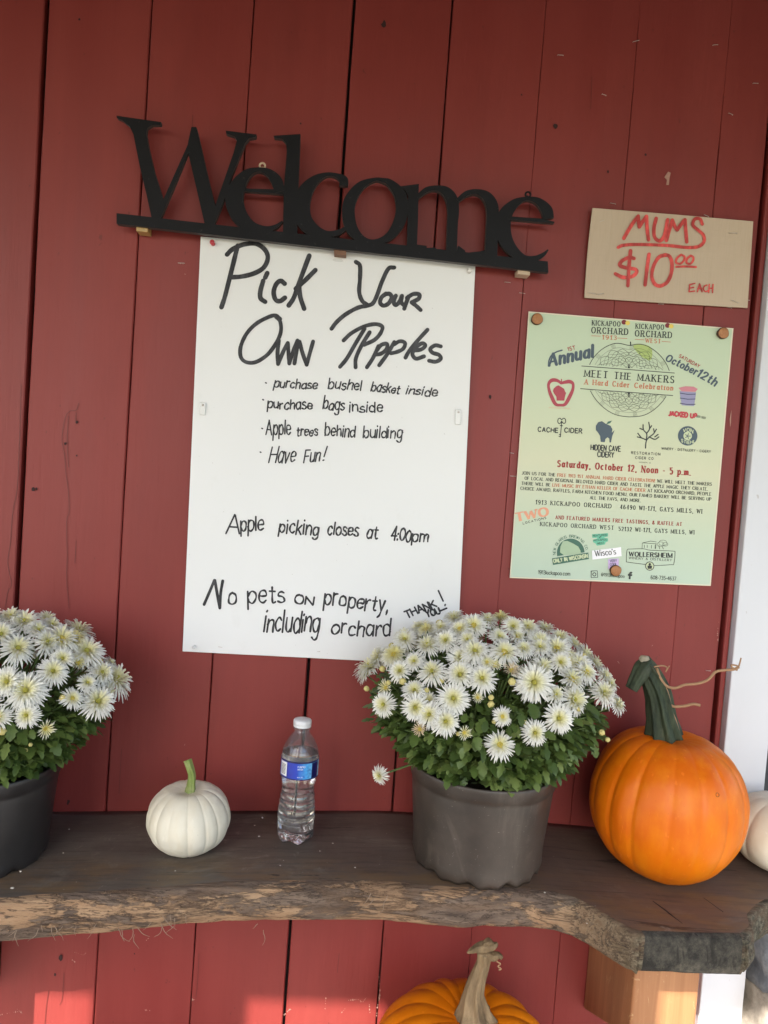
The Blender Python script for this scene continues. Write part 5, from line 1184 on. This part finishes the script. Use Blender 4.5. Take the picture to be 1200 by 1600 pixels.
def mum(lab, base, Rr, Rb, H, dome, rad, flist, buds, fill, nleaf, seed, potm=None):
    """pot on base; flowers on the dome's shell (centre dome, radii rad)"""
    rnd = random.Random(seed); base = np.array(base)
    root = empty('potted_mum', base, lab, 'potted flowers', 'white chrysanthemums in plastic pots')
    m = MB(); nn = 120
    prof = [(0, .010), (Rb*.86, .010), (Rb*.93, .002), (Rb*.985, .0), (Rb, .006), (Rb+.002, .014), (Rb+(Rr-Rb)*.12, .02)]+[(Rb+(Rr-Rb)*t, .02+(H-.045)*t) for t in np.linspace(.15, .98, 8)]
    prof += [(Rr-.0005, H-.022), (Rr+.0025, H-.020), (Rr+.0035, H-.006), (Rr+.0045, H-.001), (Rr+.003, H+.001), (Rr, H), (Rr-.003, H-.008), (Rr-.008, H-.02)]
    def fn(i, r, z, th):
        if z < .019 and r > Rb*.9:
            q = (.5+.5*math.cos(10*th))**3*.55+.25*(.5+.5*math.cos(21*th+1)); return r*(1-.045*q*(1-z/.022)), z+(.009*q*(1-z/.022) if z < .01 else 0)
        return r*(1+.006*mnoise.noise(Vector((math.cos(th)*1.5, math.sin(th)*1.5, z*6+seed)))), z
    m.lathe(prof, nn, c=base, fn=fn); fixnorm(m.build('pot', potm or POT, root))
    m = MB(); m.lathe([(0, H-.012), (Rr*.6, H-.010), (Rr-.007, H-.017)], 30, c=base); m.build('soil', SOIL, root)
    D = np.array(dome); R3 = np.array(rad); core = base+np.array([0, 0, H])
    def hit(px, py):
        d = ray(px, py); o = (CAM-D)/R3; dd = d/R3; a = dd@dd; b = 2*o@dd; c = o@o-1; q = b*b-4*a*c
        t = (-b-math.sqrt(q))/(2*a) if q > 0 else -b/(2*a)
        p = CAM+d*t
        if q <= 0: v = (p-D)/R3; p = D+(v/np.linalg.norm(v))*R3*1.0
        return p
    F = []
    for px, py, dia in flist:
        p = hit(px, py); dist = float((p-CAM)@_f); F.append((p, dia/FPX*dist/2))
    tries = 0
    while len(F) < len(flist)+fill and tries < 6000:
        tries += 1
        th = rnd.uniform(0, 2*math.pi); cz = rnd.uniform(.22, .97); s_ = math.sqrt(1-cz*cz); v = np.array([s_*math.cos(th), s_*math.sin(th), cz]); p = D+v*R3*rnd.uniform(.90, .98)
        if p[1] > -.02: continue
        if all(np.linalg.norm(p-q[0]) > .019 for q in F): F.append((p, rnd.uniform(.011, .024)))
    st = MB(); lv = MB(); FPOS = np.array([f[0] for f in F]); FR = np.array([f[1] for f in F])
    for i, (p, r) in enumerate(F):
        nrm = (p-D)/R3**2; nrm /= np.linalg.norm(nrm)
        tc = (CAM-p)/np.linalg.norm(CAM-p)
        dn = nrm*1.0+np.array([0, -.15, .35])+tc*.25+np.array([rnd.uniform(-.5, .5) for _ in range(3)])
        dn = Vector(dn/np.linalg.norm(dn))
        k = rnd.choice((0, 1, 2, 3, 5, 1, 2, 0, 7, 3, 5, 1, 2)) if r > .0125 else rnd.choice((4, 4, 4, 6))
        me, dm = FM[k]
        o = bpy.data.objects.new('flower', me); COL.objects.link(o); o.parent = root
        o.location = Vector(p-base+nrm*(.006+(.008 if nrm[2] < .25 else 0))); o.rotation_mode = 'QUATERNION'
        from mathutils import Quaternion
        o.rotation_quaternion = dn.to_track_quat('Z', 'Y') @ Quaternion((0, 0, 1), rnd.uniform(0, 6.28))
        sc = r*rnd.uniform(1.10, 1.32); o.scale = (sc, sc, sc*rnd.uniform(.8, 1.15))
        c = bpy.data.objects.new('flower_center', dm); COL.objects.link(c); c.parent = o
        q0 = core+np.array([rnd.uniform(-.03, .03), rnd.uniform(-.03, .03), -.01]); mid = (q0*.35+(p-nrm*.05)*.65)+np.array([0, 0, -.01])
        st.tube([Vector(a) for a in smooth([q0, mid, p+nrm*(.006+(.008 if nrm[2] < .25 else 0))-np.array(dn)*r*.05], 4)], [.0016]*8+[.0012], 5)
    for px, py, br in buds:
        p = hit(px, py); nrm = (p-D)/R3**2; nrm /= np.linalg.norm(nrm); dn = Vector(nrm+np.array([0, 0, .5])).normalized()
        o = bpy.data.objects.new('bud', BM); COL.objects.link(o); o.parent = root; o.location = Vector(p-base+nrm*.004); o.rotation_mode = 'QUATERNION'; o.rotation_quaternion = dn.to_track_quat('Z', 'Y'); o.scale = (br,)*3
        q0 = p-nrm*.05+np.array([0, 0, -.03]); st.tube([Vector(a) for a in smooth([q0, p-nrm*.02+np.array([0, 0, -.006]), p+nrm*.002], 4)], .0010, 5)
    for i in range(nleaf):
        th = rnd.uniform(0, 2*math.pi); zz = rnd.random()
        if i < nleaf*.62:                       # skirt hanging over the pot's rim
            z = base[2]+H+.004+rnd.random()**1.2*.125; t = (z-(base[2]+H))/.11; t = max(0, min(1, t))
            rmax = (Rr-.004)+(R3[0]*.90-Rr)*math.sin(min(1, t+.04)*math.pi/2); rr = rmax*rnd.uniform(.72, 1.02)
            p = np.array([base[0]+(D[0]-base[0])*t+rr*math.cos(th), base[1]+(D[1]-base[1])*t+rr*math.sin(th)*.92, z]); out = np.array([math.cos(th), math.sin(th), rnd.uniform(-.75, .5)])
        else:
            cz = rnd.uniform(-.2, .96); s_ = math.sqrt(1-cz*cz); v = np.array([s_*math.cos(th), s_*math.sin(th), cz]); p = D+v*R3*rnd.uniform(.72, .93); out = v+np.array([rnd.uniform(-.6, .6) for _ in range(3)])
        if p[1] > -.012: continue
        L = rnd.uniform(.014, .030)
        out = out+np.array([rnd.uniform(-.5, .5), rnd.uniform(-.5, .5), 0])
        if (p+out/np.linalg.norm(out)*L)[1] > -.004: continue
        dv = FPOS-p; dl = np.linalg.norm(dv, axis=1); tcv = (CAM-p)/np.linalg.norm(CAM-p)
        if np.any((np.linalg.norm(dv-np.outer(dv@tcv, tcv), axis=1) < FR*1.15) & (dv@tcv < .012)  & (dv@tcv > -.05)): continue
        leaf(lv, p-out/np.linalg.norm(out)*L*.4, out, (rnd.uniform(-.4, .4), rnd.uniform(-.5, .1), 1), L, rnd.uniform(-.1, .5), rnd)
        if i % 5 == 0:
            q0 = core+(p-core)*.25; st.tube([Vector(a) for a in smooth([q0, (q0+p)/2+np.array([0, 0, .008]), p], 3)], .0011, 5)
    lv.build('foliage', LEAF, root); st.build('stems', STEMG, root)
    return root
K1 = lambda L: [(540+x/2.727, 940+y/2.727, d/2.727) for x, y, d in L]
fl1 = K1([(305,110,95),(350,135,85),(215,240,110),(85,280,120),(75,310,90),(240,305,90),(300,265,90),(375,310,115),(300,385,95),(190,440,110),(310,450,105),(370,480,105),(430,505,125),(460,415,125),(490,320,115),(580,335,120),(550,225,125),(360,205,115),(430,180,100),(545,120,120),(670,230,140),(795,350,155),(750,215,95),(770,130,115),(660,85,90),(850,125,90),(905,270,100),(950,340,120),(1030,220,100),(1090,255,90),(1080,400,105),(1145,440,90),(1140,350,85),(1010,310,110),(885,495,120),(790,550,105),(650,600,115),(175,710,80),(650,165,95),(460,75,100),(290,55,90),(220,130,90),(905,170,95),(965,190,95),(830,290,105),(600,100,95),(130,235,95),(490,135,95),(710,125,90),(880,400,95),(330,535,55),(505,548,50),(562,412,45),(632,282,55),(700,300,70),(260,180,95),(410,130,80),(820,210,90),(1100,320,80),(600,270,90),(520,180,90)])
bd1 = [(x, y, r/1000) for x, y, r in [(540+a/2.727, 940+b/2.727, c) for a, b, c in ((705,345,6),(618,410,4.5),(618,440,5.5),(100,375,4.5),(250,345,5.5),(155,165,6),(165,293,5),(250,132,6),(380,60,6),(760,515,4.5),(1080,555,5),(1105,585,4),(985,460,3.5),(410,340,5),(190,350,4),(630,510,3.5),(1005,240,5),(480,560,3.5),(1180,420,4.5),(150,225,5),(350,380,4))]]
mum('white mum in grey plastic pot standing on the slab beside the bottle', (.250, -.156, zt(.25)), .111, .1005, .154, (.250, -.152, .885), (.200, .132, .148), fl1, bd1, 48, 3600, 2)
K2 = lambda L: [(x/3.477, 940+y/3.477, d/3.477) for x, y, d in L]
fl2 = K2([(445,155,175),(90,275,190),(140,490,195),(45,440,160),(320,230,180),(240,240,160),(455,290,190),(280,390,150),(330,325,130),(510,550,175),(600,440,190),(530,400,150),(590,345,95),(380,530,120),(145,610,140),(235,675,90),(5,620,120),(130,135,170),(60,110,140),(270,150,120),(460,450,110),(5,200,170),(390,230,150),(200,180,140),(-120,300,190),(-150,480,190),(-80,560,170),(-100,150,180)])
bd2 = [(x/3.477, 940+y/3.477, r/1000) for x, y, r in ((335,525,5),(15,700,6),(530,335,5),(165,770,3),(140,800,3))]
mum('white mum in dark pot cut off by the left edge', (-.527, -.150, zt(-.527)),   .114, .103, .150, (-.527, -.150, .855), (.200, .130, .145), fl2, bd2, 44, 3200, 7, POTD)
